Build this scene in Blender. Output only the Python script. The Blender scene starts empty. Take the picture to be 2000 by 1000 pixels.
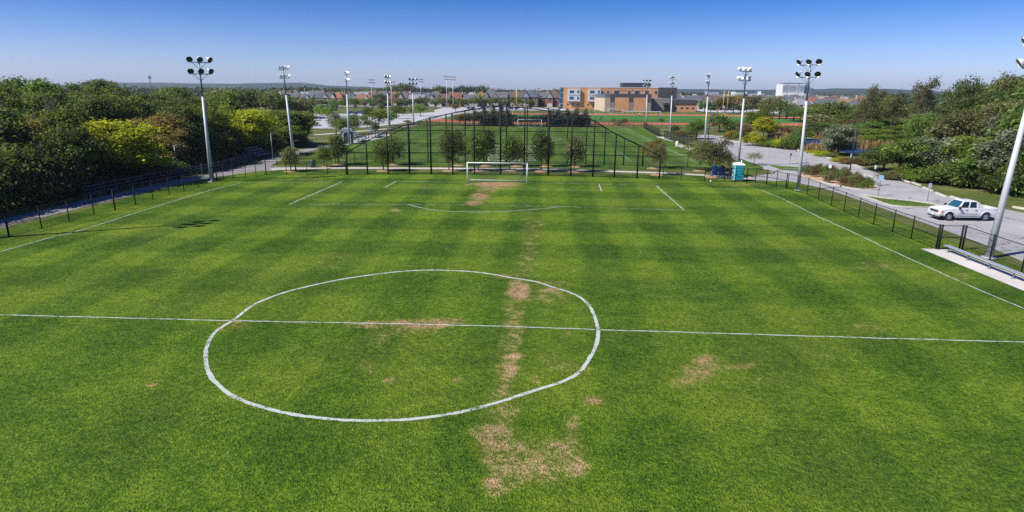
import bpy, bmesh, math, random
import numpy as np
from mathutils import Vector, Matrix

random.seed(7)
R = math.radians
PI = math.pi
S = bpy.context.scene
COL = S.collection

# ------------------------------------------------------------------ camera
CX, CY, CH = 6.21, -27.80, 10.94
YAW, PIT, ROL, FPX = -0.05376, 0.26031, 0.00656, 1211.3
F_ = Vector((math.sin(YAW) * math.cos(PIT), math.cos(YAW) * math.cos(PIT), -math.sin(PIT)))
R0 = Vector((math.cos(YAW), -math.sin(YAW), 0))
U0 = R0.cross(F_)
RR = R0 * math.cos(ROL) + U0 * math.sin(ROL)
UU = U0 * math.cos(ROL) - R0 * math.sin(ROL)
CAMP = Vector((CX, CY, CH))
cd = bpy.data.cameras.new('camera')
cam = bpy.data.objects.new('camera', cd)
COL.objects.link(cam)
m = Matrix.Identity(4)
for i in range(3):
    m[i][0], m[i][1], m[i][2], m[i][3] = RR[i], UU[i], -F_[i], CAMP[i]
cam.matrix_world = m
cd.sensor_width = 36
cd.lens = FPX / 2000 * 36
cd.clip_start = 0.1
cd.clip_end = 20000
S.camera = cam


def ray(px, py):
    return F_ + RR * ((px - 1000) / FPX) - UU * ((py - 500) / FPX)


def G(px, py, z=0.0):
    """measured point of the photograph -> point of the ground"""
    d = ray(px, py)
    t = (z - CH) / d.z
    p = CAMP + d * t
    return (p.x, p.y)


def AY(px, py, Y):
    """sight line through a measured point, met at world depth Y -> (x, z)"""
    d = ray(px, py)
    t = (Y - CY) / d.y
    p = CAMP + d * t
    return p.x, p.z


def PX(x, y, z):
    d = Vector((x, y, z)) - CAMP
    w = d.dot(F_)
    return 1000 + FPX * d.dot(RR) / w, 500 - FPX * d.dot(UU) / w


# ------------------------------------------------------------------ world and sun
EL = R(45.0)
SUND = Vector((-0.89, -0.456, 0)).normalized() * math.cos(EL) + Vector((0, 0, math.sin(EL)))
world = bpy.data.worlds.new('World')
S.world = world
world.use_nodes = True
wn = world.node_tree
wn.nodes.clear()
sky = wn.nodes.new('ShaderNodeTexSky')
sky.sky_type = 'NISHITA'
sky.sun_disc = False
sky.sun_elevation = EL
sky.sun_rotation = math.atan2(SUND.x, SUND.y)
sky.altitude = 100
sky.air_density = 1.0
sky.dust_density = 0.6
sky.ozone_density = 4.0
bg = wn.nodes.new('ShaderNodeBackground')
bg.inputs['Strength'].default_value = 0.078
wo = wn.nodes.new('ShaderNodeOutputWorld')
tc = wn.nodes.new('ShaderNodeTexCoord')
sz = wn.nodes.new('ShaderNodeSeparateXYZ')
wn.links.new(tc.outputs['Generated'], sz.inputs[0])
mr = wn.nodes.new('ShaderNodeMapRange')
mr.interpolation_type = 'SMOOTHSTEP'
for i_, v_ in enumerate((-0.03, 0.17, 0.0, 1.0)):
    mr.inputs[i_ + 1].default_value = v_
wn.links.new(sz.outputs[2], mr.inputs[0])
tm = wn.nodes.new('ShaderNodeMix')
tm.data_type = 'RGBA'
wn.links.new(mr.outputs[0], tm.inputs[0])
tm.inputs[6].default_value = (1.04, 1.10, 1.62, 1)
tm.inputs[7].default_value = (0.095, 0.39, 0.93, 1)
mm_ = wn.nodes.new('ShaderNodeMix')
mm_.data_type = 'RGBA'
mm_.blend_type = 'MULTIPLY'
mm_.inputs[0].default_value = 1.0
wn.links.new(sky.outputs[0], mm_.inputs[6])
wn.links.new(tm.outputs[2], mm_.inputs[7])
wn.links.new(mm_.outputs[2], bg.inputs['Color'])
wn.links.new(bg.outputs[0], wo.inputs['Surface'])
sd = bpy.data.lights.new('sun', 'SUN')
sd.energy = 4.9
sd.angle = R(0.53)
sd.color = (1.0, 0.95, 0.86)
so = bpy.data.objects.new('sun', sd)
COL.objects.link(so)
so.rotation_euler = (-SUND).to_track_quat('-Z', 'Y').to_euler()
so.location = (-60, -40, 80)
S.view_settings.view_transform = 'Standard'
S.view_settings.look = 'None'
S.view_settings.exposure = 0.57
S.view_settings.gamma = 1.0
S.render.engine = 'CYCLES'
S.cycles.transparent_max_bounces = 24
S.cycles.max_bounces = 6
S.cycles.diffuse_bounces = 2
S.cycles.use_denoising = False


# ------------------------------------------------------------------ node helpers
class NT:
    def __init__(s, name):
        s.m = bpy.data.materials.new(name)
        s.m.use_nodes = True
        s.t = s.m.node_tree
        s.t.nodes.clear()
        s.out = s.n('ShaderNodeOutputMaterial')

    def n(s, typ, **kw):
        nd = s.t.nodes.new(typ)
        for k, v in kw.items():
            setattr(nd, k, v)
        return nd

    def put(s, sock, v):
        if isinstance(v, bpy.types.NodeSocket):
            s.t.links.new(v, sock)
        elif v is not None:
            if isinstance(v, (tuple, list)) and len(v) == 3 and len(sock.default_value) == 4:
                v = (*v, 1)
            sock.default_value = v

    def math(s, op, a, b=None, c=None, clamp=False):
        nd = s.n('ShaderNodeMath', operation=op, use_clamp=clamp)
        for i, v in enumerate((a, b, c)):
            if v is not None:
                s.put(nd.inputs[i], v)
        return nd.outputs[0]

    def mix(s, f, a, b, typ='MIX'):
        nd = s.n('ShaderNodeMix', data_type='RGBA', blend_type=typ)
        s.put(nd.inputs[0], f)
        s.put(nd.inputs[6], a)
        s.put(nd.inputs[7], b)
        return nd.outputs[2]

    def pos(s):
        return s.n('ShaderNodeNewGeometry').outputs['Position']

    def objco(s):
        return s.n('ShaderNodeTexCoord').outputs['Object']

    def noise(s, vec, scale, detail=3, rough=0.5, dist=0.0):
        nd = s.n('ShaderNodeTexNoise')
        s.put(nd.inputs['Vector'], vec)
        nd.inputs['Scale'].default_value = scale
        nd.inputs['Detail'].default_value = detail
        nd.inputs['Roughness'].default_value = rough
        nd.inputs['Distortion'].default_value = dist
        return nd.outputs['Fac']

    def mapr(s, v, a, b, c=0.0, d=1.0, smooth=False):
        nd = s.n('ShaderNodeMapRange')
        if smooth:
            nd.interpolation_type = 'SMOOTHSTEP'
        s.put(nd.inputs[0], v)
        for i, x in enumerate((a, b, c, d)):
            nd.inputs[i + 1].default_value = x
        return nd.outputs[0]

    def scalev(s, v, sc):
        nd = s.n('ShaderNodeVectorMath', operation='MULTIPLY')
        s.put(nd.inputs[0], v)
        nd.inputs[1].default_value = sc
        return nd.outputs[0]

    def sep(s, v):
        nd = s.n('ShaderNodeSeparateXYZ')
        s.put(nd.inputs[0], v)
        return nd.outputs

    def bump(s, h, strength=0.5, dist=0.02):
        nd = s.n('ShaderNodeBump')
        s.put(nd.inputs['Height'], h)
        nd.inputs['Strength'].default_value = strength
        nd.inputs['Distance'].default_value = dist
        return nd.outputs[0]

    def bsdf(s, col, rough=0.7, metal=0.0, normal=None, spec=0.5, final=True):
        nd = s.n('ShaderNodeBsdfPrincipled')
        s.put(nd.inputs['Base Color'], col)
        s.put(nd.inputs['Roughness'], rough)
        s.put(nd.inputs['Metallic'], metal)
        nd.inputs['Specular IOR Level'].default_value = spec
        if normal is not None:
            s.put(nd.inputs['Normal'], normal)
        if final:
            s.t.links.new(nd.outputs[0], s.out.inputs['Surface'])
        return nd.outputs[0]

    def mixs(s, f, a, b):
        nd = s.n('ShaderNodeMixShader')
        s.put(nd.inputs[0], f)
        s.t.links.new(a, nd.inputs[1])
        s.t.links.new(b, nd.inputs[2])
        return nd.outputs[0]

    def surf(s, sh):
        s.t.links.new(sh, s.out.inputs['Surface'])


def plain(name, col, rough=0.6, metal=0.0, var=0.12, scale=1.5, spec=0.5, bump=0.0):
    t = NT(name)
    p = t.objco()
    n = t.noise(p, scale, 4, 0.6)
    f = t.mapr(n, 0.25, 0.75, 1 - var, 1 + var)
    mul = t.n('ShaderNodeVectorMath', operation='SCALE')
    mul.inputs[0].default_value = col
    t.put(mul.inputs['Scale'], f)
    nm = t.bump(t.noise(p, scale * 12, 3), bump, 0.01) if bump else None
    t.bsdf(mul.outputs[0], rough, metal, nm, spec)
    return t.m


# ------------------------------------------------------------------ materials
def grass_mat(name, dark, mid, bright, straw, stripes, dry=0.0, far=False):
    t = NT(name)
    p = t.pos()
    xyz = t.sep(p)
    n0 = t.noise(p, 0.05, 3, 0.55)
    n1 = t.noise(p, 0.22, 4, 0.6)
    n2 = t.noise(p, 1.1, 4, 0.62)
    n3 = t.noise(p, 4.5, 5, 0.68)
    n4 = t.noise(t.scalev(p, (16, 11, 12)), 1.0, 3, 0.6)
    v = t.math('ADD', t.math('MULTIPLY', t.math('SUBTRACT', n3, 0.5), 1.25), 0.5)
    v = t.math('ADD', v, t.math('MULTIPLY', t.math('SUBTRACT', n4, 0.5), 1.5))
    v = t.math('ADD', v, t.math('MULTIPLY', t.math('SUBTRACT', n2, 0.5), 0.6))
    v = t.math('ADD', v, t.math('MULTIPLY', t.math('SUBTRACT', n1, 0.5), 0.3))
    if stripes:
        wob = t.math('MULTIPLY', t.math('SUBTRACT', t.noise(p, 0.12, 2), 0.5), 1.6)
        sx = t.math('SINE', t.math('MULTIPLY', t.math('ADD', xyz[0], wob), 2 * PI / 5.7))
        sy = t.math('SINE', t.math('MULTIPLY', t.math('ADD', xyz[1], wob), 2 * PI / 8.4))
        sx = t.mapr(sx, -0.45, 0.45, -1, 1, True)
        sy = t.mapr(sy, -0.45, 0.45, -1, 1, True)
        amp = t.mapr(n0, 0.3, 0.65, 0.6, 1.15)
        st = t.math('ADD', t.math('MULTIPLY', sx, stripes), t.math('MULTIPLY', sy, stripes * 0.9))
        amp = t.math('MULTIPLY', amp, t.mapr(xyz[1], -8, 22, 0.5, 1.15))
        v = t.math('ADD', v, t.math('MULTIPLY', st, amp))
    v = t.math('ADD', v, 0.0, clamp=True)
    cr = t.n('ShaderNodeValToRGB')
    t.put(cr.inputs[0], v)
    e = cr.color_ramp.elements
    e[0].position, e[0].color = 0.08, (*dark, 1)
    e[1].position, e[1].color = 0.92, (*bright, 1)
    k = e.new(0.5)
    k.color = (*mid, 1)
    col = cr.outputs[0]
    yel = t.mapr(t.noise(p, 0.09, 4, 0.65), 0.45, 0.8, 0.0, 0.30)
    col = t.mix(yel, col, t.mix(0.5, col, straw))
    blu = t.mapr(t.noise(t.scalev(p, (1, 1, 1)), 0.07, 3, 0.6, 0.4), 0.30, 0.55, 0.22, 0.0)
    col = t.mix(blu, col, t.mix(0.6, col, (0.02, 0.075, 0.012)))
    if dry:
        dm = t.mapr(t.math('ADD', t.noise(p, 0.16, 5, 0.7), t.math('MULTIPLY', n3, 0.25)), 0.55, 0.8, 0.0, dry)
        col = t.mix(dm, col, straw)
    at = t.n('ShaderNodeAttribute', attribute_name='wear')
    w = t.math('ADD', at.outputs['Fac'], t.math('MULTIPLY', t.math('SUBTRACT', n3, 0.5), 1.5))
    w = t.math('ADD', w, t.math('MULTIPLY', t.math('SUBTRACT', n4, 0.5), 0.8))
    w = t.math('ADD', w, t.math('MULTIPLY', t.math('SUBTRACT', n2, 0.5), 2.0))
    w = t.math('MULTIPLY', t.mapr(w, 0.38, 1.0, 0, 0.94), t.mapr(at.outputs['Fac'], 0.02, 0.2, 0, 1))
    halo = t.math('MULTIPLY', t.mapr(at.outputs['Fac'], 0.05, 0.5, 0, 0.55), t.mapr(n2, 0.3, 0.7, 0.4, 1.0))
    col = t.mix(halo, col, t.mix(n3, (0.10, 0.13, 0.012), (0.30, 0.29, 0.06)))
    at2 = t.n('ShaderNodeAttribute', attribute_name='soil')
    soil = t.mix(t.mapr(n4, 0.3, 0.7, 0, 1), (0.21, 0.10, 0.06), (0.64, 0.36, 0.23))
    strw = t.mix(t.mapr(n4, 0.3, 0.7, 0, 1), (0.25, 0.16, 0.075), (0.72, 0.48, 0.28))
    col = t.mix(w, col, t.mix(at2.outputs['Fac'], strw, soil))
    nm = None
    if not far:
        h = t.math('ADD', t.math('MULTIPLY', n3, 1.0), t.math('MULTIPLY', n4, 0.8))
        nm = t.bump(h, 0.9, 0.15)
    t.bsdf(col, 0.85, 0, nm, 0.12)
    return t.m


M = {}
M['pitch'] = grass_mat('pitch_grass', (0.011, 0.040, 0.003), (0.070, 0.138, 0.006), (0.215, 0.285, 0.020), (0.22, 0.20, 0.05), 0.085)
M['turf'] = grass_mat('park_grass', (0.022, 0.056, 0.007), (0.074, 0.138, 0.014), (0.17, 0.24, 0.036), (0.22, 0.19, 0.07), 0.08)
M['rough'] = grass_mat('rough_grass', (0.022, 0.038, 0.008), (0.062, 0.090, 0.016), (0.13, 0.15, 0.035), (0.24, 0.20, 0.08), 0.0, 0.55, True)


def asphalt(name, a, b, cracks=True):
    t = NT(name)
    p = t.pos()
    f = t.math('ADD', t.math('MULTIPLY', t.noise(p, 0.25, 5, 0.65), 0.7), t.math('MULTIPLY', t.noise(p, 9, 3), 0.3))
    col = t.mix(t.mapr(f, 0.35, 0.65), a, b)
    blot = t.mapr(t.noise(p, 0.9, 4, 0.6), 0.60, 0.70, 0, 0.30)
    col = t.mix(blot, col, tuple(k * .55 for k in a))
    if cracks:
        vo = t.n('ShaderNodeTexVoronoi', feature='DISTANCE_TO_EDGE')
        wv = t.n('ShaderNodeVectorMath', operation='ADD')
        nn = t.n('ShaderNodeTexNoise')
        nn.inputs['Scale'].default_value = 0.5
        t.put(nn.inputs['Vector'], p)
        t.put(wv.inputs[0], p)
        sc = t.scalev(nn.outputs['Color'], (3, 3, 3))
        t.put(wv.inputs[1], sc)
        t.put(vo.inputs['Vector'], wv.outputs[0])
        vo.inputs['Scale'].default_value = 0.16
        ck = t.mapr(vo.outputs['Distance'], 0.0, 0.012, 0.8, 0.0)
        col = t.mix(ck, col, (a[0] * .35, a[1] * .35, a[2] * .35))
    t.bsdf(col, 0.9, 0, None, 0.2)
    return t.m


M['asphalt'] = asphalt('worn_asphalt', (0.27, 0.262, 0.27), (0.37, 0.36, 0.365))
M['lot'] = asphalt('lot_asphalt', (0.34, 0.335, 0.35), (0.44, 0.435, 0.45), False)
M['concrete'] = asphalt('path_concrete', (0.40, 0.37, 0.35), (0.56, 0.53, 0.50), False)
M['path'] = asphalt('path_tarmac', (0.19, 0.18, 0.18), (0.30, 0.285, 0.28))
M['track'] = asphalt('running_track', (0.50, 0.07, 0.045), (0.58, 0.10, 0.065), False)
M['trackedge'] = asphalt('track_apron', (0.42, 0.17, 0.08), (0.5, 0.22, 0.11), False)
M['kerb'] = plain('kerb_stone', (0.42, 0.385, 0.34), 0.85, var=0.25, scale=3, bump=0.3)
M['mulch'] = plain('bark_mulch', (0.33, 0.19, 0.11), 0.95, var=0.35, scale=6, bump=0.6)
M['sand'] = plain('island_soil', (0.40, 0.26, 0.15), 0.95, var=0.3, scale=2, bump=0.5)


def paint(name, keep):
    t = NT(name)
    p = t.pos()
    n = t.math('ADD', t.math('MULTIPLY', t.noise(p, 7, 4, 0.7), 0.6), t.math('MULTIPLY', t.noise(p, 1.2, 2), 0.4))
    f = t.mapr(n, keep, keep + 0.12)
    tr = t.n('ShaderNodeBsdfTransparent').outputs[0]
    c = t.mix(t.noise(p, 22, 3), (0.26, 0.30, 0.24), (0.58, 0.61, 0.60))
    b = t.bsdf(c, 0.9, 0, t.bump(t.noise(p, 14, 3), 0.6, 0.04), 0.1, False)
    t.surf(t.mixs(f, tr, b))
    return t.m


M['line'] = paint('chalk_line', 0.37)
M['faint'] = paint('faint_chalk_line', 0.44)
M['stallpaint'] = paint('stall_paint', 0.40)


def chain(name, col, size, wire):
    t = NT(name)
    uv = t.sep(t.n('ShaderNodeUVMap').outputs[0])
    a = t.math('FRACT', t.math('DIVIDE', t.math('ADD', uv[0], uv[1]), size))
    b = t.math('FRACT', t.math('DIVIDE', t.math('SUBTRACT', uv[0], uv[1]), size))
    k = t.math('MAXIMUM', t.math('LESS_THAN', a, wire), t.math('LESS_THAN', b, wire))
    tr = t.n('ShaderNodeBsdfTransparent').outputs[0]
    t.surf(t.mixs(k, tr, t.bsdf(col, 0.5, 0, None, 0.3, False)))
    return t.m


M['chain'] = chain('black_chain_link', (0.012, 0.014, 0.013), 0.085, 0.085)
M['tallchain'] = chain('black_backstop_link', (0.012, 0.014, 0.013), 0.085, 0.05)
M['screen'] = chain('black_wind_screen', (0.015, 0.016, 0.018), 0.06, 0.42)
M['net'] = chain('white_goal_net', (0.75, 0.77, 0.80), 0.12, 0.045)
M['black'] = plain('black_vinyl_steel', (0.006, 0.007, 0.007), 0.6, 0, 0.2, 2, 0.2)
M['white'] = plain('white_enamel', (0.70, 0.70, 0.70), 0.4, 0, 0.06, 2)
M['pole'] = plain('pale_painted_pole', (0.46, 0.475, 0.50), 0.5, 0.1, 0.07, 0.6)
M['galv'] = plain('galvanised_steel', (0.16, 0.20, 0.23), 0.45, 0.5, 0.15, 3)
M['housing'] = plain('lamp_aluminium', (0.78, 0.79, 0.80), 0.35, 0.25, 0.06, 3)
M['lens'] = plain('dark_lamp_lens', (0.012, 0.02, 0.028), 0.3, 0, 0.2, 3)
M['alu'] = plain('bench_aluminium', (0.45, 0.47, 0.51), 0.4, 0.4, 0.1, 2)
M['rail'] = plain('weathered_rail_wood', (0.05, 0.06, 0.07), 0.85, 0, 0.25, 3, bump=0.4)
M['bark'] = plain('tree_bark', (0.085, 0.07, 0.055), 0.95, 0, 0.35, 3, bump=0.8)
M['greybark'] = plain('bare_grey_bark', (0.17, 0.155, 0.14), 0.95, 0, 0.3, 3, bump=0.8)
M['darksteel'] = plain('dark_lamp_steel', (0.035, 0.04, 0.045), 0.5, 0.2, 0.1, 2)
M['rubber'] = plain('tyre_rubber', (0.018, 0.018, 0.019), 0.85, 0, 0.2, 6)
M['rim'] = plain('alloy_rim', (0.42, 0.43, 0.45), 0.35, 0.7, 0.1, 6)
M['chrome'] = plain('dull_chrome', (0.45, 0.46, 0.47), 0.25, 0.8, 0.08, 5)
M['darkplastic'] = plain('dark_plastic', (0.03, 0.032, 0.036), 0.5, 0, 0.15, 4)
M['greyplastic'] = plain('grey_trim_and_shade', (0.34, 0.34, 0.37), 0.6, 0, 0.12, 4)  # bumper trim, and strips that stand in for shade on the truck
M['glass'] = plain('tinted_glass', (0.012, 0.022, 0.032), 0.08, 0, 0.1, 2, 0.8)
M['blueglass'] = plain('blue_tinted_glass', (0.02, 0.075, 0.12), 0.1, 0, 0.25, 2, 0.8)
M['amber'] = plain('amber_reflector', (0.75, 0.16, 0.04), 0.3, 0, 0.1, 8)
M['red'] = plain('red_lamp', (0.30, 0.015, 0.015), 0.3, 0, 0.1, 8)


def carpaint(name, col, low_shade=0.0):
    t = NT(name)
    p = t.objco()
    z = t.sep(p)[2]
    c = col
    if low_shade:
        f = t.math('MULTIPLY', t.mapr(t.math('ADD', z, t.math('MULTIPLY', t.noise(p, 3, 4), 0.25)), 0.55, 0.95, 1, 0), low_shade)  # grey shading of the lower body, painted into the colour
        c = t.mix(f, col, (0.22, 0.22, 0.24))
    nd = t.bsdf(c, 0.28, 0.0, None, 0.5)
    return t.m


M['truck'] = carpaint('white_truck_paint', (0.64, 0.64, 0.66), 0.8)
CARS = [carpaint('car_paint_' + n, c) for n, c in (('white', (.78, .79, .8)), ('silver', (.45, .47, .5)), ('black', (.015, .016, .02)),
        ('blue', (.025, .07, .24)), ('grey', (.12, .13, .15)), ('red', (.35, .03, .03)), ('navy', (.02, .035, .1)))]


def leafmat(name, a, b, c, trans=0.5):
    lo, hi_ = (0.9, 1.1) if 'yellow' in name else (0.62, 1.30)
    t = NT(name)
    g = t.n('ShaderNodeNewGeometry')
    rp = g.outputs['Random Per Island']
    oi = t.n('ShaderNodeObjectInfo')
    cl = t.noise(t.objco(), 0.55, 3, 0.6)
    f = t.math('ADD', t.math('MULTIPLY', rp, 0.75), t.math('MULTIPLY', t.math('SUBTRACT', cl, 0.35), 0.9), clamp=True)
    cr = t.n('ShaderNodeValToRGB')
    t.put(cr.inputs[0], f)
    e = cr.color_ramp.elements
    e[0].position, e[0].color = 0.05, (*a, 1)
    e[1].position, e[1].color = 0.95, (*c, 1)
    k = e.new(0.5)
    k.color = (*b, 1)
    hs = t.n('ShaderNodeHueSaturation')
    t.put(hs.inputs['Hue'], t.mapr(oi.outputs['Random'], 0, 1, 0.472, 0.516))
    t.put(hs.inputs['Value'], t.mapr(oi.outputs['Random'], 0, 1, lo, hi_))
    t.put(hs.inputs['Color'], cr.outputs[0])
    d = t.bsdf(hs.outputs[0], 0.65, 0, None, 0.25, False)
    tl = t.n('ShaderNodeBsdfTranslucent')
    t.put(tl.inputs['Color'], t.mix(0.5, hs.outputs[0], (0.24, 0.30, 0.03)))
    t.surf(t.mixs(trans, d, tl.outputs[0]))
    return t.m


LEAF = {
    'dark': leafmat('dark_green_leaves', (0.018, 0.044, 0.013), (0.053, 0.096, 0.025), (0.177, 0.246, 0.070)),
    'mid': leafmat('mid_green_leaves', (0.034, 0.078, 0.014), (0.092, 0.164, 0.030), (0.281, 0.403, 0.077)),
    'bright': leafmat('bright_green_leaves', (0.048, 0.097, 0.011), (0.131, 0.214, 0.023), (0.278, 0.354, 0.047)),
    'yellow': leafmat('yellow_green_leaves', (0.17, 0.24, 0.008), (0.40, 0.47, 0.012), (0.66, 0.68, 0.04)),
    'gold': leafmat('golden_leaves', (0.167, 0.139, 0.019), (0.372, 0.278, 0.037), (0.614, 0.409, 0.065)),
    'rust': leafmat('rust_tinted_leaves', (0.102, 0.078, 0.028), (0.242, 0.158, 0.055), (0.409, 0.242, 0.084)),
    'olive': leafmat('olive_brown_leaves', (0.053, 0.062, 0.025), (0.133, 0.140, 0.053), (0.370, 0.351, 0.139)),
    'silver': leafmat('silver_grey_leaves', (0.074, 0.102, 0.055), (0.196, 0.233, 0.149), (0.484, 0.521, 0.391)),
    'red': leafmat('dark_red_leaves', (0.065, 0.026, 0.023), (0.158, 0.060, 0.048), (0.298, 0.121, 0.084)),
    'spruce': leafmat('spruce_needles', (0.013, 0.028, 0.019), (0.030, 0.055, 0.035), (0.065, 0.097, 0.065), 0.1),
    'reed': leafmat('dry_reeds', (0.223, 0.186, 0.055), (0.484, 0.372, 0.139), (0.781, 0.614, 0.260)),
    'shrub': leafmat('reddish_shrub_leaves', (0.065, 0.041, 0.019), (0.158, 0.094, 0.041), (0.186, 0.158, 0.052)),
    'far': leafmat('far_woodland_leaves', (0.019, 0.041, 0.019), (0.041, 0.071, 0.030), (0.084, 0.115, 0.047), 0.1),
}


# ------------------------------------------------------------------ mesh helpers
class MB:
    def __init__(s):
        s.v, s.f, s.uv = [], [], None

    def add(s, vs, fs):
        b = len(s.v)
        s.v += [tuple(x) for x in vs]
        s.f += [tuple(i + b for i in f) for f in fs]
        return s

    def box(s, c, d, rz=0.0):
        x, y, z = [k / 2 for k in d]
        pts = []
        cr, sr = math.cos(rz), math.sin(rz)
        for dx, dy, dz in ((-x, -y, -z), (x, -y, -z), (x, y, -z), (-x, y, -z), (-x, -y, z), (x, -y, z), (x, y, z), (-x, y, z)):
            pts.append((c[0] + dx * cr - dy * sr, c[1] + dx * sr + dy * cr, c[2] + dz))
        return s.add(pts, [(0, 3, 2, 1), (4, 5, 6, 7), (0, 1, 5, 4), (1, 2, 6, 5), (2, 3, 7, 6), (3, 0, 4, 7)])

    def bb(s, x0, x1, y0, y1, z0, z1):
        return s.box(((x0 + x1) / 2, (y0 + y1) / 2, (z0 + z1) / 2), (x1 - x0, y1 - y0, z1 - z0))

    def tube(s, p0, p1, r0, r1=None, n=8, caps=True):
        r1 = r0 if r1 is None else r1
        a, b = Vector(p0), Vector(p1)
        d = (b - a).normalized()
        u = d.orthogonal().normalized()
        w = d.cross(u)
        vs = []
        for p, r in ((a, r0), (b, r1)):
            for i in range(n):
                t = 2 * PI * i / n
                vs.append(p + u * (r * math.cos(t)) + w * (r * math.sin(t)))
        fs = [(i, (i + 1) % n, n + (i + 1) % n, n + i) for i in range(n)]
        if caps:
            fs += [tuple(range(n - 1, -1, -1)), tuple(range(n, 2 * n))]
        return s.add(vs, fs)

    def path(s, pts, rs, n=6):
        for i in range(len(pts) - 1):
            s.tube(pts[i], pts[i + 1], rs[i], rs[i + 1], n, True)
        return s

    def lathe(s, prof, mat, n=14):
        vs, fs = [], []
        for r, z in prof:
            for i in range(n):
                t = 2 * PI * i / n
                vs.append(mat @ Vector((r * math.cos(t), r * math.sin(t), z)))
        for j in range(len(prof) - 1):
            for i in range(n):
                fs.append((j * n + i, j * n + (i + 1) % n, (j + 1) * n + (i + 1) % n, (j + 1) * n + i))
        return s.add(vs, fs)

    def prism(s, poly, axis, a, b):
        """poly in the plane across `axis` ('x','y','z'), from a to b"""
        def P(u, v, w):
            return {'x': (w, u, v), 'y': (u, w, v), 'z': (u, v, w)}[axis]
        n = len(poly)
        vs = [P(u, v, a) for u, v in poly] + [P(u, v, b) for u, v in poly]
        fs = [tuple(range(n)), tuple(range(2 * n - 1, n - 1, -1))]
        fs += [(i, n + i, n + (i + 1) % n, (i + 1) % n) for i in range(n)]
        return s.add(vs, fs)

    def mesh(s, name, mat=None, smooth=False, fix=True):
        me = bpy.data.meshes.new(name)
        me.from_pydata(s.v, [], s.f)
        if s.uv is not None:
            ul = me.uv_layers.new(name='UVMap')
            ul.data.foreach_set('uv', [c for p in s.uv for c in p])
        if fix and s.uv is None:
            bm = bmesh.new()
            bm.from_mesh(me)
            bmesh.ops.recalc_face_normals(bm, faces=bm.faces)
            bm.to_mesh(me)
            bm.free()
        if smooth:
            me.polygons.foreach_set('use_smooth', [True] * len(me.polygons))
        if mat:
            me.materials.append(mat)
        return me


def obj(name, mb, mat=None, parent=None, smooth=False, bevel=0.0):
    me = mb if isinstance(mb, bpy.types.Mesh) else mb.mesh(name, mat, smooth)
    o = bpy.data.objects.new(name, me)
    COL.objects.link(o)
    if parent:
        o.parent = parent
    if isinstance(mb, bpy.types.Mesh) and mat is not None and me.materials:
        o.material_slots[0].link = 'OBJECT'
        o.material_slots[0].material = mat
    if bevel:
        bv = o.modifiers.new('bevel', 'BEVEL')
        bv.width = bevel
        bv.segments = 2
        bv.limit_method = 'ANGLE'
    return o


def tag(o, label=None, cat=None, group=None, kind=None):
    if label:
        o['label'] = label
    if cat:
        o['category'] = cat
    if group:
        o['group'] = group
    if kind:
        o['kind'] = kind
    return o


def thing(name, label, cat, loc=(0, 0, 0), rz=0.0, group=None, sc=None):
    o = bpy.data.objects.new(name, None)
    COL.objects.link(o)
    o.empty_display_size = 0.3
    o.location = loc if len(loc) == 3 else (*loc, 0)
    o.rotation_euler = (0, 0, rz)
    if sc:
        o.scale = sc
    return tag(o, label, cat, group)


def copy_tree(o, parent=None):
    c = o.copy()
    COL.objects.link(c)
    c.parent = parent
    for ch in list(o.children):
        copy_tree(ch, c)
    return c


ORD = ['first', 'second', 'third', 'fourth', 'fifth', 'sixth', 'seventh', 'eighth', 'ninth', 'tenth', 'eleventh', 'twelfth', 'thirteenth',
       'fourteenth', 'fifteenth', 'sixteenth', 'seventeenth', 'eighteenth', 'nineteenth', 'twentieth'] + \
      ['twenty-' + w for w in ('first', 'second', 'third', 'fourth', 'fifth', 'sixth', 'seventh', 'eighth', 'ninth')] + ['thirtieth'] + \
      ['thirty-' + w for w in ('first', 'second', 'third', 'fourth', 'fifth', 'sixth', 'seventh', 'eighth', 'ninth')] + ['fortieth'] + \
      ['forty-' + w for w in ('first', 'second', 'third', 'fourth', 'fifth', 'sixth', 'seventh', 'eighth', 'ninth')]


for _t, _te in (('fifty', 'fiftieth'), ('sixty', 'sixtieth'), ('seventy', 'seventieth')):
    ORD.append(_te)
    ORD += [_t + '-' + w for w in ORD[:9]]


def structure(name, mb, mat, smooth=False):
    o = obj(name, mb, mat, None, smooth)
    o['kind'] = 'structure'
    return o
# ------------------------------------------------------------------ ground sheets
def poly_sheet(name, pts, z, mat):
    mb = MB()
    mb.add([(x, y, z) for x, y in pts], [tuple(range(len(pts)))])
    me = mb.mesh(name, mat)
    bm = bmesh.new()
    bm.from_mesh(me)
    bmesh.ops.triangulate(bm, faces=bm.faces)
    for f in bm.faces:
        if f.normal.z < 0:
            f.normal_flip()
    bm.to_mesh(me)
    bm.free()
    o = bpy.data.objects.new(name, me)
    COL.objects.link(o)
    o['kind'] = 'structure'
    return o


def smooth_poly(pts, n=6, closed=True):
    out = []
    k = len(pts)
    for i in range(k if closed else k - 1):
        P = [Vector((*pts[(i + d) % k], 0)) if closed else Vector((*pts[min(max(i + d, 0), k - 1)], 0)) for d in (-1, 0, 1, 2)]
        for j in range(n):
            t = j / n
            q = 0.5 * ((2 * P[1]) + (P[2] - P[0]) * t + (2 * P[0] - 5 * P[1] + 4 * P[2] - P[3]) * t * t + (3 * P[1] - P[0] - 3 * P[2] + P[3]) * t ** 3)
            out.append((q.x, q.y))
    if not closed:
        out.append(tuple(pts[-1]))
    return out


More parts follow.
